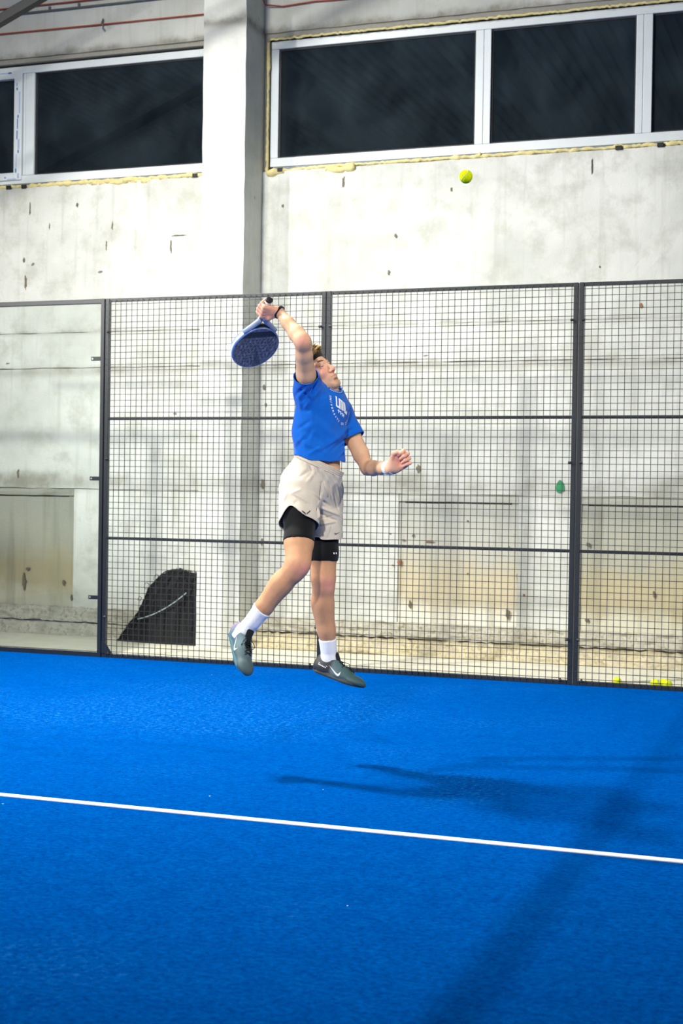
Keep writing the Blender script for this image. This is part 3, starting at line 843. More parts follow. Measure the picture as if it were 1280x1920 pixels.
# head frame: face turned up and to the right
Fh = unit(cf(.66, .46, .60)); Uh = cf(-.53, .83, -.06); Uh = unit(Uh-Fh*(Uh@Fh)); Rh = np.cross(Fh, Uh)
HS = 0.96
def hp(x, y, z): return J['headc']+HS*(x*Rh+y*Fh+z*Uh)

def limb_arm():
    P = []
    # right arm, raised
    s, e, w = J['rsh'], J['relb'], J['rwri']; d = unit(e-s); f = unit(w-e)
    P += chain([s, s+.35*(e-s), s+.75*(e-s), e], [.052, .046, .040, .037], .02)
    bis = s+.45*(e-s)-.012*unit(np.cross(d, np.cross(d, f)))
    P += [cone(bis-.06*d, bis+.06*d, .026, .026, .03)]
    P += [cone(e-.012*d, e+.02*f, .035, .035, .02)]
    P += chain([e, e+.25*(w-e), e+.6*(w-e), w-.01*f], [.036, .0385, .031, .0245], .02)
    # left arm
    s, e, w = J['lsh'], J['lelb'], J['lwri']; d = unit(e-s); f = unit(w-e)
    P += chain([s, s+.35*(e-s), s+.75*(e-s), e], [.052, .045, .039, .035], .02)
    P += [cone(s+.55*(e-s)+.012*cf(.8, .5, .3)-.05*d, s+.55*(e-s)+.012*cf(.8, .5, .3)+.05*d, .026, .026, .03)]
    P += chain([e, e+.25*(w-e), e+.6*(w-e), w-.008*f], [.034, .0375, .031, .0245], .02)
    return P
def limb_leg(side):
    h, k, a = J[side+'hip'], J[side+'knee'], J[side+'ank']; d = unit(k-h); f = unit(a-k); P = []
    back = unit(f-d*(f@d)) if np.linalg.norm(f-d*(f@d)) > .15 else -Fp
    if side == 'l': back = unit(cf(-.75, 0, -.4)-d*(cf(-.75, 0, -.4)@d))
    front = -unit(back)
    P += chain([h, h+.3*(k-h), h+.7*(k-h), k-.03*d], [.082, .082, .069, .060], .03)
    P += [cone(k-.05*d+.004*front, k+.03*f+.002*front, .054, .050, .03), cone(k-.012*d+.022*front, k+.022*f+.018*front, .034, .030, .03)]
    calf = unit(-front-f*((-front)@f))
    P += chain([k, k+.28*(a-k)+.012*calf, k+.62*(a-k)+.004*calf, a-.0*f], [.052, .050, .042, .034], .03)
    P += [ell(k+.33*(a-k)+.018*calf, [f, calf, np.cross(f, calf)], [.115, .046, .048], .03)]
    P += [cone(k+.1*(a-k)-.026*calf, k+.85*(a-k)-.012*calf, .022, .018, .03)]
    P += [cone(a-.01*f, a+.03*f, .035, .036, .02)]
    return P
def torso():
    P = []
    P += [cone(J['pelvis']-.02*Up_, J['pelvis']+.075*Up_, .125, .112, .05, flat=Fp, fr=.72)]
    P += [cone(J['waist']-.03*Ub, J['rib'], .112, .125, .05, flat=Fb, fr=.70)]
    P += [cone(J['rib'], J['chest']+.02*Ub, .125, .130, .05, flat=Fb, fr=.70)]
    P += [cone(J['rsh']-.01*Ub, J['neckb'], .050, .052, .05), cone(J['lsh'], J['neckb'], .050, .052, .05)]
    P += [ell(J['chest']+.045*Fb+s*.06*Lb-.01*Ub, [Fb, Lb, Ub], [.055, .065, .05], .04) for s in (-1, 1)]
    P += [ell(J['pelvis']-.05*Fp+s*.055*Lp-.02*Up_, [Fp, Lp, Up_], [.075, .075, .085], .04) for s in (-1, 1)]
    # navel dip and the line down the belly
    nv = J['waist']+.078*Fb+.005*Ub
    P += [ell(nv+.004*Fb, [Fb, Lb, Ub], [.012, .007, .010], .008, 'sub')]
    # neck
    P += chain([J['neckb']-.03*Ub, J['neckb']+.3*(hp(0, -.02, -.07)-J['neckb']), hp(0, -.015, -.06)], [.062, .056, .055], .03)
    P += [cone(hp(.045, -.01, -.06), J['neckb']+.055*Fb-.02*Lb, .018, .012, .02), cone(hp(-.045, -.01, -.06), J['neckb']+.055*Fb+.02*Lb, .018, .012, .02)]
    P += [cone(hp(0, .045, -.098), J['neckb']+.055*Fb+.01*Ub, .026, .026, .03)]
    return P
def E3(): return [Rh, Fh, Uh]
def head():
    k = .02; q = HS; P = []
    P += [ell(hp(0, -.006, .035), E3(), np.array([.075, .088, .084])*q, k)]
    P += [ell(hp(0, .030, -.015), E3(), np.array([.063, .060, .082])*q, k)]
    P += [ell(hp(0, .036, -.070), E3(), np.array([.050, .050, .042])*q, k)]
    P += [cone(hp(s*.056, -.002, -.060), hp(s*.016, .068, -.108), .020, .017, .018) for s in (-1, 1)]
    P += [cone(hp(-.012, .070, -.110), hp(.012, .070, -.110), .017, .017, .015)]
    P += [ell(hp(s*.046, .052, -.030), E3(), np.array([.022, .026, .020])*q, .018) for s in (-1, 1)]
    P += [cone(hp(s*.050, .064, .026), hp(s*.013, .084, .019), .0095, .0105, .012) for s in (-1, 1)]
    P += [ell(hp(s*.033, .099, -.003), E3(), np.array([.019, .018, .0125])*q, .010, 'sub') for s in (-1, 1)]
    P += [cone(hp(0, .081, .012), hp(0, .104, -.030), .0085, .0105, .010), cone(hp(0, .100, -.028), hp(0, .110, -.040), .0105, .0105, .006)]
    P += [ell(hp(s*.0135, .097, -.043), E3(), np.array([.0085, .011, .0085])*q, .006) for s in (-1, 1)]
    P += [ell(hp(s*.0075, .104, -.0525), E3(), np.array([.0042, .006, .0045])*q, .003, 'sub') for s in (-1, 1)]
    # muzzle, lips and the line between them
    P += [ell(hp(0, .072, -.075), E3(), np.array([.030, .026, .026])*q, .014)]
    P += [cone(hp(s*.0235, .083, -.0735), hp(0, .0975, -.0675), .0035, .0058, .006) for s in (-1, 1)]
    P += [cone(hp(s*.021, .083, -.0765), hp(0, .0960, -.0810), .0035, .0068, .006) for s in (-1, 1)]
    P += [cone(hp(s*.0255, .086, -.0745), hp(0, .1035, -.0742), .0020, .0024, .003, 'sub') for s in (-1, 1)]
    P += [ell(hp(0, .090, -.0935), E3(), np.array([.018, .008, .005])*q, .008, 'sub')]
    # eyelids
    for s in (-1, 1):
        up = [hp(s*.0465, .0700, -.001), hp(s*.040, .0790, .0054), hp(s*.032, .0832, .0070), hp(s*.024, .0825, .0050), hp(s*.0185, .0790, -.001)]
        dn = [hp(s*.0465, .0700, -.001), hp(s*.040, .0775, -.0056), hp(s*.032, .0810, -.0072), hp(s*.024, .0803, -.0058), hp(s*.0185, .0790, -.001)]
        P += chain(up, [.0022, .0036, .0040, .0036, .0022], .004)+chain(dn, [.0022, .0026, .0028, .0026, .0022], .004)
    # ears
    for s in (-1, 1):
        P += [ell(hp(s*.078, -.012, -.012), [unit(Rh+s*-.35*Fh), unit(Fh+s*.35*Rh), Uh], np.array([.009, .019, .031])*q, .006)]
        P += [ell(hp(s*.088, -.008, -.008), E3(), np.array([.007, .010, .018])*q, .005, 'sub')]
    return P

# hands ------------------------------------------------------------
RA = unit(cf(-.27, -.64, -.72))                      # racket axis, butt to tip
GRIP = J['rwri']+cf(-.056, .004, .022)
RV = J['rwri']-GRIP; RV = unit(RV-RA*(RV@RA)); RWd = np.cross(RA, RV)
GRIP = GRIP-.016*RWd
def rpol(ax, ang, r): return GRIP+ax*RA+r*(math.cos(R(ang))*RV+math.sin(R(ang))*RWd)
def right_hand():
    P = []; w = J['rwri']; lens = [1.0, 1.05, 1.0, .86]
    for i, ax in enumerate((.031, .0105, -.0095, -.0290)):
        l = lens[i]; r = (.0098, .0100, .0095, .0085)[i]
        P += [cone(w+.006*RWd+ax*.55*RA-.008*RV, rpol(ax, 128, .036), .0155, .0115, .012)]
        P += chain([rpol(ax, 128, .036), rpol(ax+.002, 182, .0375*l), rpol(ax+.004, 250, .0300), rpol(ax+.004, 312, .0275)], [r*1.12, r*1.05, r*.95, r*.82], .004)
    P += [cone(w, w-.035*RV+.006*RWd, .0240, .021, .015, flat=RWd, fr=.8)]
    P += [cone(w-.015*RV+.014*RA, rpol(.036, 70, .036), .018, .014, .012)]
    P += chain([rpol(.036, 70, .036), rpol(.048, 20, .034), rpol(.054, -38, .0295), rpol(.056, -85, .0275)], [.0140, .0120, .0108, .0090], .006)
    return P
HD = unit(cf(.80, .54, .26)); HN = cf(-.20, -.12, .97); HN = unit(HN-HD*(HN@HD)); HT = np.cross(HN, HD)
LW = J['lwri']+.012*HD
def lh(d, t, n): return LW+d*HD+t*HT+n*HN
def left_hand():
    P = []
    for i, (t, L, r) in enumerate(((.031, .96, .0096), (.0105, 1.04, .0098), (-.0105, .98, .0094), (-.0300, .82, .0084))):
        m = lh(.078-.006*abs(i-1), t, -.003)
        P += [cone(lh(.0, t*.55, .0), m, .0150, .0118, .014)]
        op = (.006, .0, .0, .002)[i]
        P += chain([m, m+.026*L*HD+(.028+op)*L*HN-.003*(i-1.5)*HT, m+(.006+op)*L*HD+(.045)*L*HN, m+(-.016+op)*L*HD+.034*L*HN], [r*1.15, r*1.05, r*.98, r*.84], .004)
    P += [cone(lh(.006, .020, .008), lh(.046, .026, .010), .0165, .0130, .015), cone(lh(.010, -.026, .006), lh(.055, -.028, .004), .0150, .0120, .015)]
    P += chain([lh(.012, .026, .012), lh(.044, .050, .022), lh(.066, .047, .034), lh(.082, .034, .040)], [.0155, .0125, .0108, .0088], .006)
    P += [cone(J['lwri']-.01*HD, LW+.012*HD, .0245, .0240, .02)]
    return P

arms = limb_arm(); legs = limb_leg('r')+limb_leg('l'); tor = torso(); hed = head()
allp = tor+arms+legs+hed+right_hand()+left_hand()
adds = [p for p in allp if p[4] == 'add']
lo, hi = bounds(adds, .02)
fine_boxes = [(hp(0, .01, -.02)-.155, hp(0, .01, -.02)+.155), (GRIP-.085, GRIP+.085), (lh(.05, 0, .01)-.085, lh(.05, 0, .01)+.085)]
order = allp
V, Q = sculpt(order, lo, hi, .0045, it=2)
ctr = V[Q].mean(1); keep = np.ones(len(Q), bool)
for a, b_ in fine_boxes: keep &= ~((ctr > a+.006) & (ctr < b_-.006)).all(1)
V, Q = compact(V, Q[keep])
parts = [(V, Q)]
for a, b_ in fine_boxes:
    v, q = sculpt(order, a-.008, b_+.008, .0021, it=3)
    c = v[q].mean(1); q = q[((c > a) & (c < b_)).all(1)]
    parts.append(compact(v, q))
VV = []; QQ = []; off = 0
for v, q in parts:
    VV.append(v); QQ.append(q+off); off += len(v)
V = np.concatenate(VV); Q = np.concatenate(QQ)

# skin: tone varies over the body (ruddy hands, knees, nose; tanned legs)
def near(pts, r):
    w = np.zeros(len(V))
    for p_, rr in pts: w = np.maximum(w, np.exp(-((V-p_)**2).sum(1)/(2*rr*rr)))
    return w
red = near([(GRIP, .05), (lh(.06, 0, .01), .05), (J['relb']+cf(0, 0, .03), .022), (hp(.0, .108, -.04), .018), (hp(.045, .06, -.03), .030), (hp(0, .098, -.074), .012), (J['rknee']+.04*Fp, .03), (J['lknee']+.04*Fp, .03), (hp(.075, -.01, -.01), .03)], 1)
hz = (V-J['headc'])@Uh; tan = np.clip((J['pelvis'][2]-V[:, 2])/.25, 0, 1); tan = np.maximum(tan, .45*near([(J['relb'], .09), ((J['relb']+J['rwri'])/2, .08), ((J['rsh']+J['relb'])/2, .08), (J['lelb'], .12), ((J['lsh']+J['lelb'])/2, .1)], 1))
stub = near([(hp(0, .085, -.105), .026), (hp(.03, .06, -.09), .026), (hp(-.03, .06, -.09), .026), (hp(.045, .02, -.075), .022)], 1)
def mat_skin():
    t = NT('skin'); v = t.coord()
    at = t.new('ShaderNodeAttribute', attribute_name='tone'); s = t.new('ShaderNodeSeparateColor'); t.link(at.outputs['Color'], s.inputs[0])
    n1 = t.noise(v, 18, 4); n2 = t.noise(v, 120, 3)
    c = t.ramp(n1, [(0.3, rgb(222, 178, 146)), (0.7, rgb(234, 194, 162))])
    c = t.mix(t.math('MULTIPLY', s.outputs[1], 0.75), c, rgb(190, 136, 96))
    c = t.mix(t.math('MULTIPLY', s.outputs[0], 0.75), c, rgb(226, 150, 140))
    c = t.mix(t.math('MULTIPLY', s.outputs[2], 0.45), c, rgb(150, 112, 88))
    hairs = t.noise(t.scale(v, (1, 1, .25)), 160, 2, .7)
    c = t.mix(t.math('MULTIPLY', t.math('MULTIPLY', t.ramp(hairs, [(0.56, (0, 0, 0, 1)), (0.66, (1, 1, 1, 1))]), s.outputs[1]), 0.15), c, rgb(128, 88, 58))
    t.bump(n2, 0.08, 0.002)
    t.b.inputs['Subsurface Weight'].default_value = 0.06
    t.b.inputs['Subsurface Radius'].default_value = (.012, .005, .003); t.b.inputs['Subsurface Scale'].default_value = 0.5
    return t.set(c, 0.58, spec=0.28)
M['skin'] = mat_skin()
me = np_mesh('body', V-BASE, Q)
ca = me.color_attributes.new('tone', 'FLOAT_COLOR', 'POINT')
ca.data.foreach_set('color', np.stack([red, tan, stub, np.ones(len(V))], 1).astype(np.float32).ravel())
body_obj = obj('body', me, M['skin'], person); BV, BQ = V.copy(), Q.copy()

def wear(name, V, Q, mat, parent=person, thick=0.0):
    o = obj(name, np_mesh(name, V-BASE, Q), mat, parent)
    if thick:
        s = o.modifiers.new('cloth', 'SOLIDIFY'); s.thickness = thick; s.offset = -1
    return o
def crease(V, N, segs):
    """push soft folds into cloth along polylines lying on it: (points, width, depth)"""
    out = np.zeros(len(V))
    for P, w, dpt in segs:
        best = np.full(len(V), 9.0); tb = np.zeros(len(V)); n = len(P)-1
        for i in range(n):
            ba = P[i+1]-P[i]; t = np.clip(((V-P[i])@ba)/max(1e-9, ba@ba), 0, 1); dd = np.linalg.norm(V-P[i]-t[:, None]*ba, axis=1)
            m_ = dd < best; best[m_] = dd[m_]; tb[m_] = (i+t[m_])/n
        out += dpt*np.exp(-(best/w)**2)*(np.sin(np.pi*np.clip(tb*.9+.05, 0, 1)))**.5
    return V+N*out[:, None]

# --- t-shirt
def mat_cloth(name, c, var=.06, weave=900, bump=.25, rough=.85):
    t = NT(name); v = t.coord()
    n = t.noise(v, 22, 4); w = t.noise(v, weave, 2)
    col = t.ramp(n, [(0.3, tuple(x*(1-var) for x in c[:3])+(1,)), (0.7, tuple(min(1, x*(1+var)) for x in c[:3])+(1,))])
    t.bump(t.math('ADD', t.math('MULTIPLY', n, 1.0), t.math('MULTIPLY', w, .25)), bump, .006)
    t.b.inputs['Sheen Weight'].default_value = .12
    return t.set(col, rough, spec=.2)
M['shirt'] = mat_cloth('blue_jersey', rgb(0, 98, 202))
M['shorts'] = mat_cloth('beige_woven', rgb(202, 193, 180), .025)
M['band'] = mat_cloth('beige_rib', rgb(206, 194, 178), .03, 300)
M['tights'] = mat_cloth('black_elastane', rgb(7, 9, 12), .1, rough=.8)
M['sock'] = mat_cloth('white_rib_sock', rgb(238, 241, 246), .02, 260, .4)
M['terry'] = mat_cloth('white_terry', rgb(236, 240, 246), .03, 400, .5)
M['black_knit'] = mat_cloth('black_knit', rgb(18, 22, 26), .1)
M['print'] = simple('white_print', rgb(240, 244, 250), .6, var=.02)
M['black_print'] = simple('black_print', rgb(18, 20, 24), .6)

d_r = unit(J['relb']-J['rsh']); d_l = unit(J['lelb']-J['lsh'])
hemc = J['waist']+.012*Ub
shirt_p = [cone(hemc-.06*Ub+.016*Fb+.01*Lb, J['rib']-.006*Fb, .158, .146, .05, flat=Fb, fr=.70),
           cone(J['rib']-.006*Fb, J['chest']+.015*Ub, .150, .152, .05, flat=Fb, fr=.72),
           cone(J['rsh'], J['neckb']-.012*Ub, .064, .060, .05), cone(J['lsh'], J['neckb']-.012*Ub, .064, .060, .05),
           ell(J['chest']+.050*Fb, [Fb, Lb, Ub], [.060, .12, .06], .05)]
shirt_p += [cone(J['rsh']-.02*d_r, J['rsh']+.17*d_r, .068, .064, .035)]
shirt_p += [cone(J['lsh']-.02*d_l, J['lsh']+.16*d_l, .068, .060, .035), cone(J['lsh']+.12*d_l, J['lsh']+.25*d_l+cf(.01, .01, 0), .060, .064, .03)]
nk = unit(hp(0, -.015, -.07)-J['neckb'])
def neck_cut(X, Y, Z):
    c = J['neckb']+.018*Ub+.012*Fb; n = unit(Ub+.55*Fb-.12*Lb)
    a = (X-c[0])*n[0]+(Y-c[1])*n[1]+(Z-c[2])*n[2]
    px, py, pz = X-c[0], Y-c[1], Z-c[2]
    t = px*n[0]+py*n[1]+pz*n[2]
    rad = np.sqrt(np.maximum((px-t*n[0])**2+(py-t*n[1])**2+(pz-t*n[2])**2, 0))-.071
    return np.minimum(a+.060, -rad)
def hem_cut(X, Y, Z):
    n = unit(-Ub-.10*Fb+.03*Lb); c = hemc+.004*Ub
    px, py, pz = X-c[0], Y-c[1], Z-c[2]
    a = px*n[0]+py*n[1]+pz*n[2]
    ang = np.arctan2(px*Lb[0]+py*Lb[1]+pz*Lb[2], px*Fb[0]+py*Fb[1]+pz*Fb[2])
    return a+.006*np.sin(3*ang+.5)+.003*np.sin(7*ang)
def sleeve_cut(j, d, L, tilt):
    n = unit(d+tilt); c = J[j]+L*d
    def fn(X, Y, Z):
        a = (X-c[0])*n[0]+(Y-c[1])*n[1]+(Z-c[2])*n[2]
        px, py, pz = X-J[j][0], Y-J[j][1], Z-J[j][2]
        t = px*d[0]+py*d[1]+pz*d[2]
        rad = np.sqrt(np.maximum((px-t*d[0])**2+(py-t*d[1])**2+(pz-t*d[2])**2, 0))-.115
        return np.minimum(a, -rad)
    return fn
lo, hi = bounds(shirt_p, .02)
sv, sq = sculpt(shirt_p, lo, hi, .004, cuts=[hem_cut, neck_cut, sleeve_cut('rsh', d_r, .105, cf(.0, .0, .0)), sleeve_cut('lsh', d_l, .150, cf(.10, .0, 0))], it=3)
sn = vnormals(sv, sq)
folds = []
def snap(bvh, u, v, d):
    dr = unit(cam_pt(u, v, d)-CAM); h = bvh.ray_cast(Vector(CAM), Vector(dr), 12)
    return np.array(h[0]) if h[0] is not None else cam_pt(u, v, d)
def fold(u0, v0, u1, v1, w, dp, d0=7.33, d1=7.33):
    ts = np.linspace(0, 1, 6); P = [snap(cloth_bvh, u0+(u1-u0)*t, v0+(v1-v0)*t, d0+(d1-d0)*t) for t in ts]
    folds.append((np.array(P), w, dp))
cloth_bvh = BVHTree.FromPolygons([Vector(p) for p in sv], sq.tolist())
fold(563, 752, 596, 716, .012, -.010); fold(572, 764, 600, 730, .010, .007); fold(553, 742, 575, 722, .010, -.009); fold(585, 740, 597, 712, .008, -.008); fold(600, 752, 618, 742, .010, .004)
fold(552, 800, 600, 825, .018, -.006); fold(550, 822, 606, 846, .014, .006); fold(549, 845, 590, 800, .016, -.006, 7.32, 7.33); fold(620, 846, 661, 812, .012, -.011, 7.34, 7.42); fold(612, 838, 655, 800, .016, .007, 7.33, 7.42)
fold(634, 856, 660, 828, .010, .008, 7.36, 7.44); fold(560, 790, 575, 850, .014, .005); fold(646, 812, 664, 802, .010, -.010, 7.4, 7.45); fold(588, 850, 600, 800, .016, -.005); fold(566, 776, 560, 742, .012, .006)
fold(556, 728, 584, 752, .008, -.007); fold(590, 726, 578, 770, .008, -.008); fold(604, 740, 590, 790, .012, -.005); fold(575, 775, 640, 830, .020, .006)
fold(556, 806, 580, 790, .010, -.006); fold(552, 835, 575, 812, .010, .006); fold(600, 850, 640, 822, .010, -.007, 7.33, 7.38); fold(578, 852, 604, 836, .010, .006); fold(640, 838, 658, 826, .007, -.008, 7.4, 7.44)
sv = crease(sv, sn, folds)
rsn = np.sin(sv@Lb*55+sv@Ub*22)*.0014+np.sin(sv@Ub*48-sv@Lb*31+1.3)*.0014; sv = sv+sn*rsn[:, None]
sv = smooth_mesh(sv, sq, 1)
shirt = wear('t_shirt', sv, sq, M['shirt'], thick=.003)
bvh_shirt = BVHTree.FromPolygons([Vector(p) for p in sv], sq.tolist())

M['shirt_hem'] = mat_cloth('blue_rib', rgb(0, 92, 192))
for P in rims(sv, sq):
    c = P.mean(0); neck = np.linalg.norm(c-J['neckb']) < .09
    b = MB().tube([tuple(p-BASE) for p in P], .0050 if neck else .0028, 6, closed=True)
    b.build('collar' if neck else 'hem', M['shirt_hem'], shirt, smooth=True)
    if neck: NECK = P

# white print across the chest
PC_ = J['chest']+.012*Ub-.022*Lb*-1
def glyph_mesh(ch):
    c = bpy.data.curves.new('glyph', 'FONT'); c.body = ch; c.size = 1.0; c.resolution_u = 3; c.align_x = 'CENTER'; c.offset = .02
    o = bpy.data.objects.new('glyph', c); COL.objects.link(o); bpy.context.view_layer.update()
    me = o.evaluated_get(bpy.context.evaluated_depsgraph_get()).to_mesh()
    v = [tuple(x.co) for x in me.vertices]; f = [tuple(p.vertices) for p in me.polygons]
    o.evaluated_get(bpy.context.evaluated_depsgraph_get()).to_mesh_clear()
    bpy.data.objects.remove(o, do_unlink=True); bpy.data.curves.remove(c)
    return v, f
def chest_pt(x, y, lift=.0022):
    y = y-.42*x; x = x*1.06
    o = PC_+x*Lb+y*Ub+.35*Fb
    h = bvh_shirt.ray_cast(Vector(o), Vector(-Fb), .6)
    if h[0] is None: return o-.22*Fb
    return np.array(h[0])+lift*np.array(Fb)
pv = []; pf = []
def add2d(v2, f):
    o = len(pv)
    for x, y in v2: pv.append(chest_pt(x, y))
    for q in f: pf.append(tuple(i+o for i in q))
RR = .080; txt = 'UNIVERSITY OF ZURICH'
for i, ch in enumerate(txt):
    if ch == ' ': continue
    a = R(168+i*10.6); v, f = glyph_mesh(ch); s = .0165
    ca_, sa_ = math.cos(a), math.sin(a)
    add2d([((RR+s*(.35-y)-.006)*ca_+(s*x)*-sa_, (RR+s*(.35-y)-.006)*sa_+(s*x)*ca_) for x, y, z in v], f)
def stroke(pts, w):
    for (x0, y0), (x1, y1) in zip(pts[:-1], pts[1:]):
        L = math.hypot(x1-x0, y1-y0); nx, ny = -(y1-y0)/L*w/2, (x1-x0)/L*w/2; ex, ey = (x1-x0)/L*w/2, (y1-y0)/L*w/2
        n = 5
        v = []
        for k in range(n+1):
            t = k/n; cx = x0-ex+(x1-x0+2*ex)*t; cy = y0-ey+(y1-y0+2*ey)*t
            v += [(cx+nx, cy+ny), (cx-nx, cy-ny)]
        add2d(v, [(2*k, 2*k+1, 2*k+3, 2*k+2) for k in range(n)])
ex = lambda x, y: (-.036+.074*x, -.010+.044*y)
stroke([ex(0, 1), ex(0, 0), ex(.26, 0), ex(.26, 1), ex(.54, 1), ex(.54, .05)], .0088)
stroke([ex(.40, .80), ex(.40, .0)], .0060); stroke([ex(.70, 1), ex(.80, 1), ex(.80, .0), ex(1, .0), ex(1, .22)], .0088); stroke([ex(.67, .8), ex(.67, .1)], .006)
for x0, x1, y0, y1 in ((-.020, -.020, -.022, -.036), (-.026, -.010, -.027, -.027), (-.006, -.006, -.022, -.038), (-.006, .006, -.030, -.030), (.006, .006, -.024, -.038), (.012, .020, -.026, -.036), (.020, .012, -.026, -.036)):
    stroke([(x0, y0), (x1, y1)], .0038)
o = wear('chest_print', np.array(pv), np.zeros((0, 4), int), M['print'], shirt)
me2 = bpy.data.meshes.new('chest_print'); me2.from_pydata([tuple(p-BASE) for p in pv], [], pf); me2.update(); me2.materials.append(M['print']); o.data = me2
o['label'] = 'round white university lettering and emblem on the chest'
# --- shorts: hips, two loose legs, slit on the near side
def leg_ax(s): return J[s+'hip'], unit(J[s+'knee']-J[s+'hip'])
rh_, rd = leg_ax('r'); lh_, ld = leg_ax('l')
wc = cam_pt(597, 873, 7.455)            # centre of the waistband
shorts_p = [cone(J['pelvis']-.015*Up_, wc+.03*Up_, .150, .142, .05, flat=Fp, fr=.80)]
shorts_p += [ell(J['pelvis']-.055*Fp+s*.055*Lp-.02*Up_, [Fp, Lp, Up_], [.085, .085, .095], .04) for s in (-1, 1)]
shorts_p += [cone(rh_-.01*RT, rh_+.24*rd-.004*RT, .104, .104, .035), cone(lh_, lh_+.30*ld, .096, .100, .035)]
def slit(c, d, side, L, w):
    """hem that rises in a rounded notch at the outside of the leg"""
    side = unit(side-d*(side@d)); oth = np.cross(d, side)
    def fn(X, Y, Z):
        px, py, pz = X-c[0], Y-c[1], Z-c[2]
        t = px*d[0]+py*d[1]+pz*d[2]; a = px*side[0]+py*side[1]+pz*side[2]; b = px*oth[0]+py*oth[1]+pz*oth[2]
        ang = np.arctan2(b, a)
        return t-(L-w*np.exp(-(ang/.42)**2)-w*.25*np.exp(-(ang/1.0)**2))
    return fn
def only(fn, d_far, c_far, c_me):
    """apply a leg cut only on its own half of the garment"""
    n = unit(c_far-c_me); mid = (c_far+c_me)/2
    return lambda X, Y, Z: np.minimum(fn(X, Y, Z), -((X-mid[0])*n[0]+(Y-mid[1])*n[1]+(Z-mid[2])*n[2]))
c_r = slit(rh_, rd, cf(-.42, 0, .90), .194, .052); c_l = slit(lh_, ld, cf(.9, 0, -.4), .252, .05)
allv = []; off = 0
lo, hi = bounds(shorts_p, .02)
top_cut = plane_cut(wc-.004*Up_, Up_)
V2, Q2 = sculpt(shorts_p, lo, hi, .004, cuts=[top_cut, only(c_r, None, lh_, rh_), only(c_l, None, rh_, lh_)], it=3)
N2 = vnormals(V2, Q2)
folds = []; cloth_bvh = BVHTree.FromPolygons([Vector(p) for p in V2], Q2.tolist())
fold(603, 905, 600, 935, .007, -.012); fold(588, 892, 602, 914, .008, .006); fold(603, 922, 594, 960, .006, -.012); fold(597, 940, 594, 990, .006, .012); fold(586, 925, 602, 935, .007, .006)
fold(599, 962, 630, 976, .006, -.013); fold(602, 952, 634, 966, .007, .012); fold(600, 984, 628, 978, .006, .010); fold(603, 972, 622, 968, .004, -.010); fold(612, 1006, 618, 986, .006, .008); fold(606, 940, 620, 950, .006, -.010)
fold(552, 930, 582, 946, .004, -.008); fold(545, 926, 562, 918, .009, .005); fold(607, 905, 614, 930, .006, .010); fold(616, 905, 622, 932, .006, -.010); fold(626, 925, 634, 955, .006, -.009); fold(630, 905, 636, 940, .006, .007)
fold(560, 895, 582, 880, .008, -.005); fold(575, 905, 590, 885, .008, .005); fold(530, 940, 545, 915, .010, .004); fold(536, 960, 556, 940, .008, -.004)
for i in range(9):
    u = 572+i*7.5; fold(u, 868+i*3.2, u+3, 880+i*3.2, .005, -.005 if i % 2 else .004, 7.31+.005*i, 7.31+.005*i)
V2 = crease(V2, N2, folds)
V2 = V2+N2*((np.sin(V2@Lp*60+V2@Up_*33)*.0012+np.sin(V2@Up_*70-V2@Fp*40)*.0012)[:, None])
shorts = wear('shorts', V2, Q2, M['shorts'], thick=.003)
for P in rims(V2, Q2):
    if np.linalg.norm(P.mean(0)-wc) > .06:
        MB().tube([tuple(p-BASE) for p in P], .0024, 6, closed=True).build('hem_piping', M['band'], shorts, smooth=True)
bvh_shorts = BVHTree.FromPolygons([Vector(p) for p in V2], Q2.tolist())
# the body keeps clear of the cloth that covers it
def cover(prims, cuts, margin):
    X, Y, Z = BV[:, 0], BV[:, 1], BV[:, 2]; f = np.full(len(BV), 1.0)
    for fn, a_, b_, k_, op_ in prims:
        f = np.minimum(f, fn(X, Y, Z))
    m_ = f < .012
    for c_ in cuts: m_ &= c_(X, Y, Z) < -margin
    return m_
hide = cover(shirt_p, [hem_cut, neck_cut, sleeve_cut('rsh', d_r, .105, cf(0, 0, 0)), sleeve_cut('lsh', d_l, .150, cf(.10, 0, 0))], .016)
hide |= cover(shorts_p, [top_cut, only(c_r, None, lh_, rh_), only(c_l, None, rh_, lh_)], .016)
BV2 = BV-vnormals(BV, BQ)*(hide*.014)[:, None]
body_obj.data.vertices.foreach_set('co', (BV2-BASE).astype(np.float32).ravel()); body_obj.data.update()
# ribbed waistband standing a little proud
wb_p = [cone(wc-.05*Up_, wc+.05*Up_, .143, .141, .01, flat=Fp, fr=.81)]
lo, hi = bounds(wb_p, .02)
V3, Q3 = sculpt(wb_p, lo, hi, .0035, cuts=[plane_cut(wc+.024*Up_, Up_), plane_cut(wc-.012*Up_, -Up_)], it=2)
N3 = vnormals(V3, Q3); hgt = (V3-wc)@Up_; V3 = V3+N3*(np.sin(hgt*2*math.pi/.009)*.0016+.003)[:, None]
wear('waistband', V3, Q3, M['band'], shorts, thick=.004)

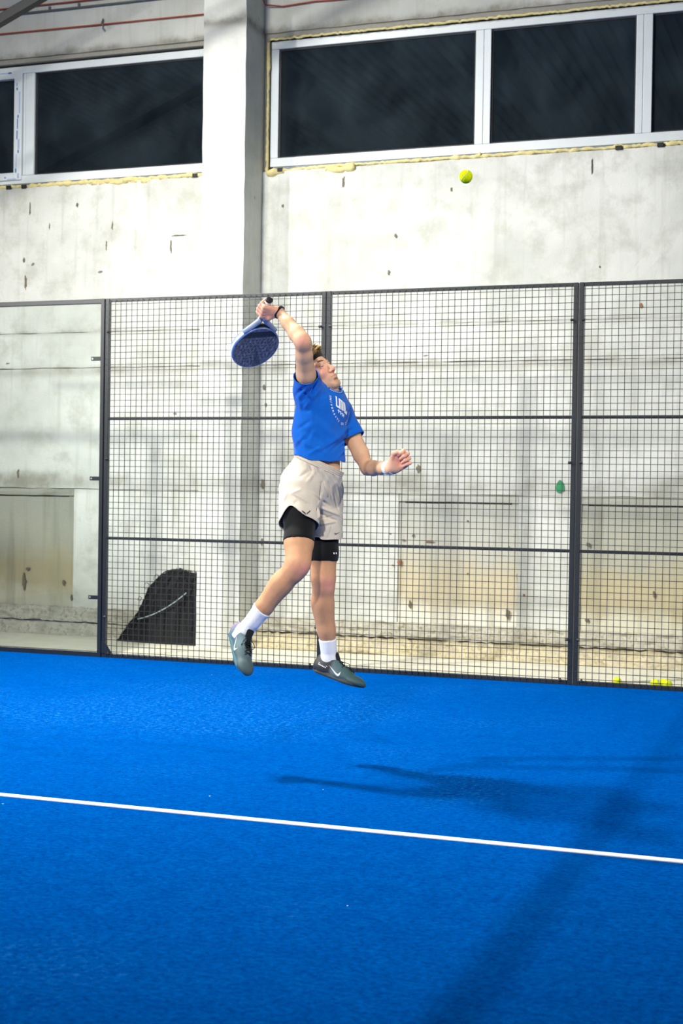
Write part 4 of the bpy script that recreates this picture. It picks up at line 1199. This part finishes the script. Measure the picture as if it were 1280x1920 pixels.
def decal(pts2, origin, dirn, ex_, ey_, bvh, name, mat, parent, lift=.005, faces=None):
    v = []
    for x, y in pts2:
        o = origin+x*ex_+y*ey_-.2*dirn
        h = bvh.ray_cast(Vector(o), Vector(dirn), .5)
        v.append((np.array(h[0]) if h[0] is not None else o+.2*dirn)-lift*dirn)
    n = len(v)
    f = faces or [tuple(range(n))]
    me = bpy.data.meshes.new(name); me.from_pydata([tuple(p-BASE) for p in v], [], f); me.update()
    return obj(name, me, mat, parent)
def strip_faces(n): return [(2*k, 2*k+1, 2*k+3, 2*k+2) for k in range(n-1)]
def swoosh_pts(L, n=14):
    """tick mark: short thick hook on one side sweeping to a thin tail; returns strip points"""
    out = []
    top = [(0.0, .30), (.04, .16), (.10, .10), (.17, .09), (.26, .115), (.40, .17), (.60, .26), (.80, .345), (1.0, .43)]
    bot = [(-.005, .30), (-.04, .14), (-.01, .0), (.09, -.05), (.22, -.01), (.38, .07), (.60, .20), (.80, .32), (1.0, .43)]
    for (a, b_), (c, d_) in zip(top, bot): out += [(a*L, b_*L), (c*L, d_*L)]
    return out
vd = FW                                       # prints are laid on along the outward normal of the cloth, here simply seen from the court
def cloth_decal(pts, u, v, bvh, name, mat, parent, faces, lift=.0035, s=370.0):
    vv = [snap(bvh, u+x*s, v-y*s, 7.3)-lift*FW for x, y in pts]
    me = bpy.data.meshes.new(name); me.from_pydata([tuple(p-BASE) for p in vv], [], faces); me.update()
    return obj(name, me, mat, parent)
for sx in (-1, 1):
    cloth_decal([(sx*x, y) for x, y in ((.023, .012), (.019, .013), (.016, .004), (.013, .008), (.007, -.002), (.005, .003), (.003, -.007), (.0015, -.003))], 574, 962, bvh_shorts, 'horn_logo', M['black_print'], shorts, strip_faces(4))
cloth_decal([(x*1.25-.012, y*1.25-.004) for x, y in swoosh_pts(.024)], 632, 1000, bvh_shorts, 'tick_logo', M['black_print'], shorts, strip_faces(9))

# --- black compression shorts showing under the hems
def sleeve_mesh(prims, cuts, h=.004, it=2, infl=.004):
    lo, hi = bounds(prims, .03)
    v, q = sculpt(prims, lo, hi, h, cuts=cuts, it=it, open_caps=False); n = vnormals(v, q); return v+n*infl, q
lr = limb_leg('r'); ll = limb_leg('l')
kr = J['rhip']+.675*(J['rknee']-J['rhip']); kl = J['lhip']+.772*(J['lknee']-J['lhip'])
v1, q1 = sleeve_mesh(lr, [plane_cut(kr, rd+.10*cf(0, 0, -1)), plane_cut(rh_+.10*rd, -rd)])
v2, q2 = sleeve_mesh(ll, [plane_cut(kl, ld), plane_cut(lh_+.215*ld, -ld)])
tights = wear('compression_shorts', np.concatenate([v1, v2]), np.concatenate([q1, q2+len(v1)]), M['tights'])
bvh_t = BVHTree.FromPolygons([Vector(p) for p in v2], q2.tolist())
for k, x in enumerate((-.008, .004)):
    decal([(x, .005), (x+.005, .006), (x+.002, -.004), (x+.007, -.003)], cam_pt(627.5, 1038, 7.42), FW, RT, UP, bvh_t, 'small_logo', M['print'], tights, faces=[(0, 1, 3, 2)])

# --- socks
def sock(s, top, prims, tilt):
    k, a = J[s+'knee'], J[s+'ank']; f = unit(a-k)
    c = k+top*(a-k)
    v, q = sleeve_mesh(prims+[cone(a, a+.05*f, .036, .040, .02)], [plane_cut(c, -f+tilt), plane_cut(a+.05*f, f)], .003, 2, .004)
    ang = (v-c)@f
    n = vnormals(v, q); e1 = unit(np.cross(f, RT)); e2 = np.cross(f, e1)
    th = np.arctan2((v-c)@e1, (v-c)@e2); v = v+n*(np.sin(th*34)*.00035+np.exp(-((ang-.13)/.006)**2)*-.002)[:, None]
    return wear('sock', v, q, M['sock']), v, q
so, v1, q1 = sock('r', .665, lr, cf(0, 0, 0)); bv = BVHTree.FromPolygons([Vector(p) for p in v1], q1.tolist())
decal([(x-.012, y-.004) for x, y in swoosh_pts(.026)], cam_pt(464, 1160, 7.26), FW, unit(RT-.35*UP), unit(UP+.35*RT), bv, 'sock_logo', simple('grey_print', rgb(130, 140, 150)), so, faces=strip_faces(9))
sock('l', .735, ll, cf(0, 0, 0))

# --- shoes
def mat_upper(name, heel, mid, toe, x1, x2):
    t = NT(name); at = t.new('ShaderNodeAttribute', attribute_name='run')
    n = t.noise(t.coord(), 60, 3); s = t.new('ShaderNodeSeparateColor'); t.link(at.outputs['Color'], s.inputs[0])
    x = t.math('ADD', s.outputs[0], t.math('MULTIPLY', t.math('SUBTRACT', n, .5), .03))
    c = t.ramp(x, [(x1-.02, heel), (x1+.02, mid), (x2, toe)])
    t.bump(t.noise(t.coord(), 700, 2), .3, .002)
    return t.set(c, .55, spec=.4), t
M['upper_l'], _ = mat_upper('shoe_upper_dark_teal', rgb(46, 48, 52), rgb(72, 100, 106), rgb(52, 82, 84), .33, .75)
M['upper_r'], _ = mat_upper('shoe_upper_grey_teal', rgb(132, 112, 150), rgb(88, 118, 128), rgb(66, 88, 92), .10, .85)
M['sole'] = simple('rubber_sole', rgb(44, 52, 56), .6); M['sole_r'] = simple('teal_rubber_sole', rgb(62, 104, 116), .55)
M['lace'] = simple('dark_lace', rgb(14, 24, 28), .8); M['lining'] = simple('shoe_lining', rgb(16, 22, 26), .9); M['pink'] = simple('pink_print', rgb(216, 150, 214), .5)
def shoe(s, fx, fz, up_mat, sole_mat, label, side_sign):
    fx = unit(fx); fz = unit(fz-fx*(fz@fx)); fy = np.cross(fz, fx)
    O = J[s+'ank']-.062*fx-.088*fz
    g = lambda x, y, z: O+x*fx+y*fy+z*fz
    mir = 1 if s == 'l' else -1                 # big toe side
    A = [fx, fy, fz]
    up = [ell(g(.045, 0, .040), A, [.050, .036, .050], .03), cone(g(.05, 0, .045), g(.16, -.003*mir, .040), .040, .040, .03, flat=fy, fr=.92),
          cone(g(.16, -.004*mir, .034), g(.235, -.006*mir, .028), .044, .038, .03, flat=fz, fr=.72), ell(g(.256, -.008*mir, .028), A, [.050, .042, .026], .03),
          cone(g(.06, 0, .06), g(.062, 0, .115), .041, .040, .03, flat=fy, fr=.86), cone(g(.085, 0, .085), g(.19, -.003*mir, .045), .030, .026, .03),
          cone(g(.012, 0, .05), g(.020, 0, .098), .024, .020, .03, flat=fx, fr=.6)]
    def coll(X, Y, Z):
        px, py, pz = X-O[0], Y-O[1], Z-O[2]
        x = px*fx[0]+py*fx[1]+pz*fx[2]; z = px*fz[0]+py*fz[1]+pz*fz[2]
        top = .082+.018*np.exp(-((x-.02)/.025)**2)+.020*np.exp(-((x-.115)/.03)**2)
        return z-top
    bot = plane_cut(g(0, 0, .016), -fz)
    lo, hi = bounds(up, .02)
    sh = empty('shoe', tuple(O-BASE)); sh.parent = person; sh['label'] = label
    def add(nm, V, Q, mt, th=0.0, run=None):
        me = np_mesh(nm, V-O, Q) if isinstance(V, np.ndarray) else V
        if run is not None:
            c_ = me.color_attributes.new('run', 'FLOAT_COLOR', 'POINT')
            c_.data.foreach_set('color', np.stack([run, run*0, run*0, run*0+1], 1).astype(np.float32).ravel())
        o = obj(nm, me, mt, sh)
        if th:
            so_ = o.modifiers.new('t', 'SOLIDIFY'); so_.thickness = th; so_.offset = -1
        return o
    v, q = sculpt(up, lo, hi, .0028, cuts=[coll, bot], it=3)
    run = ((v-O)@fx)/.305
    add('upper', v, q, up_mat, .004, run)
    bv = BVHTree.FromPolygons([Vector(p) for p in v], q.tolist())
    # sole with toe spring and flared heel
    out = [(-.006, 0, .026), (.03, 0, .036), (.09, 0, .036), (.16, -.003*mir, .041), (.22, -.006*mir, .046), (.265, -.008*mir, .042), (.290, -.008*mir, .030)]
    xs = np.linspace(-.008, .300, 26); b = MB()
    ox = [o_[0] for o_ in out]
    for x in xs:
        e = min(1, max(.0, (x+.008)/.03))**.5; e2 = min(1, max(0, (.301-x)/.05))**.5
        w = np.interp(x, ox, [o_[2] for o_ in out])*min(e, e2)+.0005; cy = np.interp(x, ox, [o_[1] for o_ in out])
        sp = .016*max(0, (x-.2)/.1)**2+.006*max(0, (.03-x)/.03)
        zt = .030-.008*math.sin(math.pi*min(1, max(0, x/.3))); zb = min(sp, .014)
        for yy, zz in ((-w*.93, zb), (-w*1.02, zb+.008), (-w, zt), (-w*.8, zt+.003), (w*.8, zt+.003), (w, zt), (w*1.02, zb+.008), (w*.93, zb)):
            b.v.append(tuple(g(x, cy+yy, zz)-O))
    for i in range(len(xs)-1):
        for j in range(8):
            b.f.append((i*8+j, i*8+(j+1) % 8, (i+1)*8+(j+1) % 8, (i+1)*8+j))
    b.f.append(tuple(range(8))[::-1]); b.f.append(tuple((len(xs)-1)*8+j for j in range(8)))
    b.build('sole', sole_mat, sh, smooth=False, bevel=.002)
    # padded collar rim, tongue, laces
    def surf(x, y, lift=.002):
        h = bv.ray_cast(Vector(g(x, y, .2)), Vector(-fz), .3); return (np.array(h[0]) if h[0] is not None else g(x, y, .07))+lift*fz
    tg = [cone(g(.135, 0, .075), g(.098, 0, .122), .020, .021, .01, flat=unit(.8*fx+.6*fz), fr=.42)]
    lo2, hi2 = bounds(tg, .015); v2_, q2_ = sculpt(tg, lo2, hi2, .0025, it=2); add('tongue', v2_, q2_, M['lining'])
    b = MB()
    for i, x in enumerate(np.linspace(.122, .205, 6)):
        w = .020-.0005*i; sg = 1 if i % 2 else -1
        P = [surf(x+.006*sg*t_, w*t_, .003)-O for t_ in np.linspace(-1, 1, 7)]; b.tube(P, .0030, 6)
        P = [surf(x-.006*sg*t_, w*t_, .004)-O for t_ in np.linspace(-1, 1, 7)]; b.tube(P, .0030, 6)
    kn = surf(.118, 0, .010)
    for sg, ln in ((1, .050), (-1, .046)):
        P = [kn-O, kn+.018*sg*fy+.020*fz+.02*fx-O, kn+.030*sg*fy+.014*fz+(ln)*fx+.006*fz-O, kn+.036*sg*fy-.004*fz+.9*ln*fx-O, kn+.022*sg*fy+.0*fz+.5*ln*fx-O, kn-O]
        Pp = [Vector(p_) for p_ in P]; C = []
        for k_ in range(len(Pp)-1):
            p0, p1, p2, p3 = Pp[max(0, k_-1)], Pp[k_], Pp[k_+1], Pp[min(len(Pp)-1, k_+2)]
            for tt in (0, .25, .5, .75): C.append(.5*((2*p1)+(p2-p0)*tt+(2*p0-5*p1+4*p2-p3)*tt*tt+(3*p1-p0-3*p2+p3)*tt**3))
        C.append(Pp[-1]); b.tube(C, .0019, 6)
        b.tube([kn-O, kn+.022*sg*fy+.012*fz+.012*fx-O, kn+.030*sg*fy-.006*fz+.035*fx-O], .0019, 6)
    b.tube([kn-O-.006*fy, kn-O+.006*fy], .006, 8)
    b.build('laces', M['lace'], sh, smooth=True)
    # tick logo on the side that shows
    def side_decal(pts, mt, nm, lift=.0015, fc=None, org=(.165, .030), tail=-1):
        vv = []
        for x, y in pts:
            o_ = g(org[0]+tail*x, side_sign*.12, org[1]+y)
            h = bv.ray_cast(Vector(o_), Vector(-side_sign*fy), .2)
            vv.append((np.array(h[0]) if h[0] is not None else g(org[0]+tail*x, side_sign*.036, org[1]+y))+lift*side_sign*fy-O)
        me = bpy.data.meshes.new(nm); me.from_pydata([tuple(p_) for p_ in vv], [], fc or strip_faces(len(vv)//2)); me.update()
        obj(nm, me, mt, sh)
    side_decal(swoosh_pts(.078), M['print'], 'tick_logo')
    if s == 'r': side_decal([(x*.62+.006, y*.55+.006) for x, y in swoosh_pts(.06)[2:12]], M['pink'], 'tick_fill', .0022)
    else:
        for k_ in range(6):
            side_decal([(0, 0), (.005, 0), (.001, .006), (.006, .006)], M['print'], 'heel_lettering', fc=[(0, 1, 3, 2)], org=(.030+.0085*k_, .047-.001*k_), tail=1)
        side_decal([(0, 0), (.055, -.006), (0, .0015), (.055, -.0045)], M['print'], 'heel_lettering', fc=[(0, 1, 3, 2)], org=(.028, .058), tail=1)
    return sh
shoe('l', cf(.865, -.285, .41), cf(.22, .92, -.1), M['upper_l'], M['sole'], 'dark teal court shoe pointing right with a white tick', -1)
shoe('r', cf(.22, -.68, .70), cf(.63, .64, .42), M['upper_r'], M['sole_r'], 'grey teal court shoe with toes pointing down and a white and pink tick', -1)

# --- wristband, bracelet, headband, necklace
def ring_on(c, d, r, w, mat, name, fr=1.0, flat=None, bulge=.003):
    prims = [cone(c-w*d, c+w*d, r, r, .004, flat=flat, fr=fr)]
    lo, hi = bounds(prims, .01)
    v, q = sculpt(prims, lo, hi, .002, cuts=[plane_cut(c+w/2*d, d), plane_cut(c-w/2*d, -d)], it=2)
    n = vnormals(v, q); t_ = ((v-c)@d)/(w/2); v = v+n*(bulge*np.sqrt(np.clip(1-t_**2, 0, 1)))[:, None]
    return wear(name, v, q, mat, thick=.004)
fl_ = unit(J['lwri']-J['lelb']); ring_on(J['lwri']-.022*fl_+cf(.004, 0, 0), unit(fl_+.25*RT), .0330, .058, M['terry'], 'wristband')
fr_ = unit(J['rwri']-J['relb']); ring_on(J['rwri']-.006*fr_, unit(fr_+.8*unit(GRIP-J['rwri'])), .0318, .017, M['black_knit'], 'bracelet')

hb_n = unit(Uh-.38*Fh)
hb = [ell(hp(0, -.006, .035), E3(), np.array([.0785, .0915, .0875])*HS, .02), ell(hp(0, .030, -.015), E3(), np.array([.0665, .0635, .0855])*HS, .02)]
lo, hi = bounds(hb, .02); hc = hp(0, 0, .045)
V4, Q4 = sculpt(hb, lo, hi, .0026, cuts=[plane_cut(hc+.018*hb_n, hb_n), plane_cut(hc-.018*hb_n, -hb_n)], it=2)
wear('headband', V4, Q4, M['black_knit'], thick=.002)
# hair: short curls over the band, fair tips at the front, darker behind
def mat_hair():
    t = NT('hair'); at = t.new('ShaderNodeAttribute', attribute_name='tip'); s = t.new('ShaderNodeSeparateColor'); t.link(at.outputs['Color'], s.inputs[0])
    c = t.ramp(s.outputs[0], [(0.1, rgb(74, 54, 34)), (0.55, rgb(140, 108, 66)), (0.95, rgb(214, 186, 128))])
    return t.set(c, .55, spec=.4)
rs = np.random.RandomState(11); hbm = MB(); tip = []
cap = [ell(hp(0, -.004, .036), E3(), np.array([.078, .090, .089])*HS, .02)]
lo, hi = bounds(cap, .02)
V5, Q5 = sculpt(cap, lo, hi, .004, cuts=[plane_cut(hc+.010*hb_n, -hb_n)], it=2)
n5 = vnormals(V5, Q5); V5 = V5+n5*(np.sin(V5@Rh*260)*np.sin(V5@Fh*240)*.004)[:, None]
for p in V5: hbm.v.append(tuple(p-BASE)); tip.append(.1)
for q in Q5: hbm.f.append(tuple(int(i) for i in q))
cand = V5[rs.permutation(len(V5))[:2600]]
cnt_ = 0
for p in cand:
    y = (p-J['headc'])@Fh; x = (p-J['headc'])@Rh
    front = np.clip((y+.02)/.10, 0, 1)
    if y < .0 or rs.rand() > .15+.55*front or cnt_ > 380: continue
    cnt_ += 1
    nrm = unit(p-hp(0, -.012, .0)); nrm = unit(nrm+.40*front*Uh+.30*front*Fh+.22*rs.normal(size=3))
    L = (.010+.044*front)*rs.uniform(.6, 1.25); a = unit(np.cross(nrm, rs.normal(size=3))); b2 = np.cross(nrm, a); ph = rs.uniform(0, 6.3); cr = rs.uniform(.006, .012)
    P = [p-.004*nrm+nrm*L*t_*(1.15-.35*t_)+cr*t_*(math.cos(ph+5.5*t_)*a+math.sin(ph+5.5*t_)*b2) for t_ in np.linspace(0, 1, 8)]
    n0 = len(hbm.v); hbm.tube([tuple(v_-BASE) for v_ in P], [.0046, .0054, .0054, .0050, .0044, .0036, .0026, .0010], 6)
    fair = rs.uniform(.55, 1.0) if y > .055+.02*rs.normal() else rs.uniform(0, .38)
    tip += [min(1, fair*(.45+.65*(k_//6)/7)) for k_ in range(len(hbm.v)-n0)]
me = hbm.mesh('hair', True); c_ = me.color_attributes.new('tip', 'FLOAT_COLOR', 'POINT')
tp = np.array(tip, np.float32); c_.data.foreach_set('color', np.stack([tp, tp, tp, tp*0+1], 1).ravel())
M['hair'] = mat_hair(); obj('hair', me, M['hair'], person)
M['brow'] = simple('brow_hair', rgb(112, 78, 52), .8)
for s in (-1, 1):
    b = MB(); b.tube([tuple(hp(s*x, y, z)-BASE) for x, y, z in ((.050, .0655, .026), (.042, .0765, .0315), (.031, .0850, .0315), (.020, .0905, .0275), (.014, .0925, .024))], [.0016, .0034, .0042, .0042, .0026], 8)
    b.build('eyebrow', M['brow'], person, smooth=True)
    # eyeball with iris, looking up to the ball
    t = NT('eye'); at = t.coord(); z_ = t.sep(at)[2]
    c = t.ramp(z_, [(0.0, rgb(232, 226, 222)), (.845, rgb(226, 218, 214)), (.86, rgb(96, 112, 118)), (.955, rgb(86, 104, 110)), (.965, rgb(8, 8, 10))]); t.set(c, .15)
    bm = bmesh.new(); bmesh.ops.create_uvsphere(bm, u_segments=24, v_segments=24, radius=1.0); me = bpy.data.meshes.new('eyeball'); bm.to_mesh(me); bm.free()
    me.polygons.foreach_set('use_smooth', [True]*len(me.polygons))
    o = obj('eyeball', me, t.m, person, tuple(hp(s*.0325, .0700, -.0005)-BASE)); o.scale = (.0122,)*3
    gz = unit(Fh*.9+.22*Uh+.18*Rh); o.rotation_euler = Vector(gz).to_track_quat('Z', 'Y').to_euler()
# thin chain lying just outside the collar
cn = NECK.mean(0); cp = []
for k_, p in enumerate(NECK):
    o_ = unit(p-cn); n_ = unit(Ub+.55*Fb-.12*Lb); q_ = p+.009*o_+.03*n_
    h = bvh_shirt.ray_cast(Vector(q_), Vector(-n_), .08)
    cp.append((np.array(h[0]) if h[0] is not None else p)+.0035*n_-BASE)
cp = np.array(cp)
for _ in range(3): cp = (cp+np.roll(cp, 1, 0)+np.roll(cp, -1, 0))/3
fine_ = []; L_ = len(cp)
for k_ in range(L_):
    for t_ in (0, .5): fine_.append(cp[k_]*(1-t_)+cp[(k_+1) % L_]*t_)
b = MB(); b.tube([tuple(p) for p in fine_], [.0028 if k_ % 4 < 2 else .0010 for k_ in range(len(fine_))], 6, closed=True)
b.build('necklace', simple('silver_chain', rgb(206, 226, 246), .3, .3), person, smooth=True)

# ------------------------------------------------------------------ the racket
Wd_ = cf(.84, .05, -.50); Wd_ = unit(Wd_-RA*(Wd_@RA)); Nr = np.cross(RA, Wd_)      # across the face, and the face normal
BUTT = GRIP-.052*RA
rk = empty('padel_racket', tuple(BUTT)); tag(rk, 'blue padel racket with dark face held in the raised hand', 'racket')
g3 = lambda x, y, z: y*RA+x*Wd_+z*Nr         # local: x across, y along from the butt, z through the thickness
def mat_face():
    t = NT('racket_face'); at = t.new('ShaderNodeAttribute', attribute_name='xy'); s = t.new('ShaderNodeSeparateColor'); t.link(at.outputs['Color'], s.inputs[0])
    x, y = s.outputs[0], s.outputs[1]
    cb = t.new('ShaderNodeCombineXYZ'); t.link(x, cb.inputs[0]); t.link(y, cb.inputs[1])
    n = t.noise(t.scale(cb.outputs[0], (14, 5, 1)), 2.0, 4, .65); fine = t.noise(t.scale(cb.outputs[0], (60, 20, 1)), 2.0, 3, .6)
    c = t.ramp(t.math('ADD', t.math('MULTIPLY', n, .8), t.math('MULTIPLY', fine, .25)), [(.40, rgb(38, 39, 44)), (.54, rgb(92, 98, 114)), (.72, rgb(142, 150, 168))])
    # dark wedge graphic running to the tip
    wedge = t.math('LESS_THAN', t.math('ABSOLUTE', t.math('ADD', x, t.math('MULTIPLY', t.math('SUBTRACT', y, .5), -.28))), t.math('MULTIPLY', t.math('SUBTRACT', y, .40), .16))
    c = t.mix(t.math('MULTIPLY', wedge, .55), c, rgb(20, 26, 40))
    band = t.math('MULTIPLY', t.math('GREATER_THAN', y, .10), t.math('LESS_THAN', y, .24))
    c = t.mix(band, c, rgb(12, 14, 20))
    return t.set(c, .45, spec=.5)
M['face'] = mat_face(); M['throat'] = simple('racket_throat', rgb(150, 172, 208), .35); M['hole'] = simple('hole_shade', rgb(58, 66, 84), .8); M['rim'] = simple('racket_rim', rgb(92, 128, 190), .35); M['rim_pale'] = simple('racket_rim_stripe', rgb(214, 222, 234), .35); M['grip'] = simple('white_grip_tape', rgb(214, 218, 228), .7, bump=.3); M['blackr'] = simple('racket_black', rgb(14, 16, 20), .5)
CY, RXh, RYh = .315, .128, .140          # centre and half axes of the head
def outline(n=64, k=1.0):
    out = []
    for i in range(n):
        a = 2*math.pi*i/n; x = RXh*math.sin(a); y = CY-RYh*math.cos(a)
        if y < CY: x *= 1-.10*((CY-y)/RYh)**2
        out.append((x*k, CY+(y-CY)*k))
    return out
TH = .019
# face plates front and back
for sg, nm in ((1, 'front_face'), (-1, 'back_face')):
    b = MB(); b.v.append((0, CY, 0)); XY = [(0, CY)]
    rings = 10; n = 64
    for r_ in range(1, rings+1):
        for (x, y) in outline(n, .955*r_/rings): XY.append((x, y))
    vv = [tuple(g3(x, y, sg*TH*.96)) for x, y in XY]
    f = [(0, 1+i, 1+(i+1) % n) for i in range(n)]
    for r_ in range(rings-1):
        for i in range(n):
            f.append((1+r_*n+i, 1+(r_+1)*n+i, 1+(r_+1)*n+(i+1) % n, 1+r_*n+(i+1) % n))
    me = bpy.data.meshes.new(nm); me.from_pydata(vv, [], f); me.update()
    c_ = me.color_attributes.new('xy', 'FLOAT_COLOR', 'POINT')
    c_.data.foreach_set('color', np.array([(x/.28, (y-.17)/.29*1.0, 0, 1) for x, y in XY], np.float32).ravel())
    fo = obj(nm, me, M['face'], rk)
    # drilled holes
    hb_ = MB()
    for ix in range(-4, 5):
        for iy in range(-4, 5):
            x, y = ix*.021+(.0105 if iy % 2 else 0), CY+.005+iy*.021
            if (x/RXh)**2+((y-CY)/RYh)**2 > .55: continue
            hb_.tube([tuple(g3(x, y, sg*(TH*.96-.004))), tuple(g3(x, y, sg*(TH*.96+.0006)))], .0050, 10)
    hb_.build('drilled_holes', M['hole'], fo)
b = MB(); n = 64; prof = [(.945, -TH*.9), (.955, -TH), (.99, -TH*.85), (1.0, -TH*.4), (1.0, TH*.4), (.99, TH*.85), (.955, TH), (.945, TH*.9)]
ol = outline(n)
for i in range(n):
    for k_, z in prof: b.v.append(tuple(g3(ol[i][0]*k_, CY+(ol[i][1]-CY)*k_, z)))
m_ = len(prof)
for i in range(n):
    for j in range(m_-1):
        b.f.append((i*m_+j, i*m_+j+1, ((i+1) % n)*m_+j+1, ((i+1) % n)*m_+j))
b.build('rim', M['rim'], rk, smooth=True)
b = MB()
for i in range(n+1):
    for z in (-.008, .008): b.v.append(tuple(g3(ol[i % n][0]*1.004, CY+(ol[i % n][1]-CY)*1.004, z)))
for i in range(n): b.f.append((2*i, 2*i+1, 2*i+3, 2*i+2))
b.build('rim_stripe', M['rim_pale'], rk, smooth=True)
# two throat arms around an open heart, then the handle
b = MB()
for sg in (-1, 1):
    P = [g3(sg*x, y, 0) for x, y in ((.010, .118), (.018, .140), (.040, .165), (.064, .190), (.088, .212))]
    b.tube([tuple(p) for p in P], [.015, .0155, .0145, .014, .013], 10)
b.build('throat', M['throat'], rk, smooth=True)
b = MB(); b.tube([tuple(g3(x, y, 0)) for x, y in ((-.05, .184), (-.025, .176), (0, .173), (.025, .176), (.05, .184))], [.012]*5, 10); b.build('bridge', M['blackr'], rk, smooth=True)
b = MB(); b.tube([tuple(g3(0, y, 0)) for y in np.linspace(0, .125, 30)], [.0168+.0008*math.sin(y*500) for y in np.linspace(0, .125, 30)], 12); b.build('grip', M['grip'], rk, smooth=True)
b = MB(); b.tube([tuple(g3(0, y, 0)) for y in (-.008, -.006, .004)], [.014, .0190, .0190], 14); b.build('butt_cap', M['blackr'], rk, smooth=True)
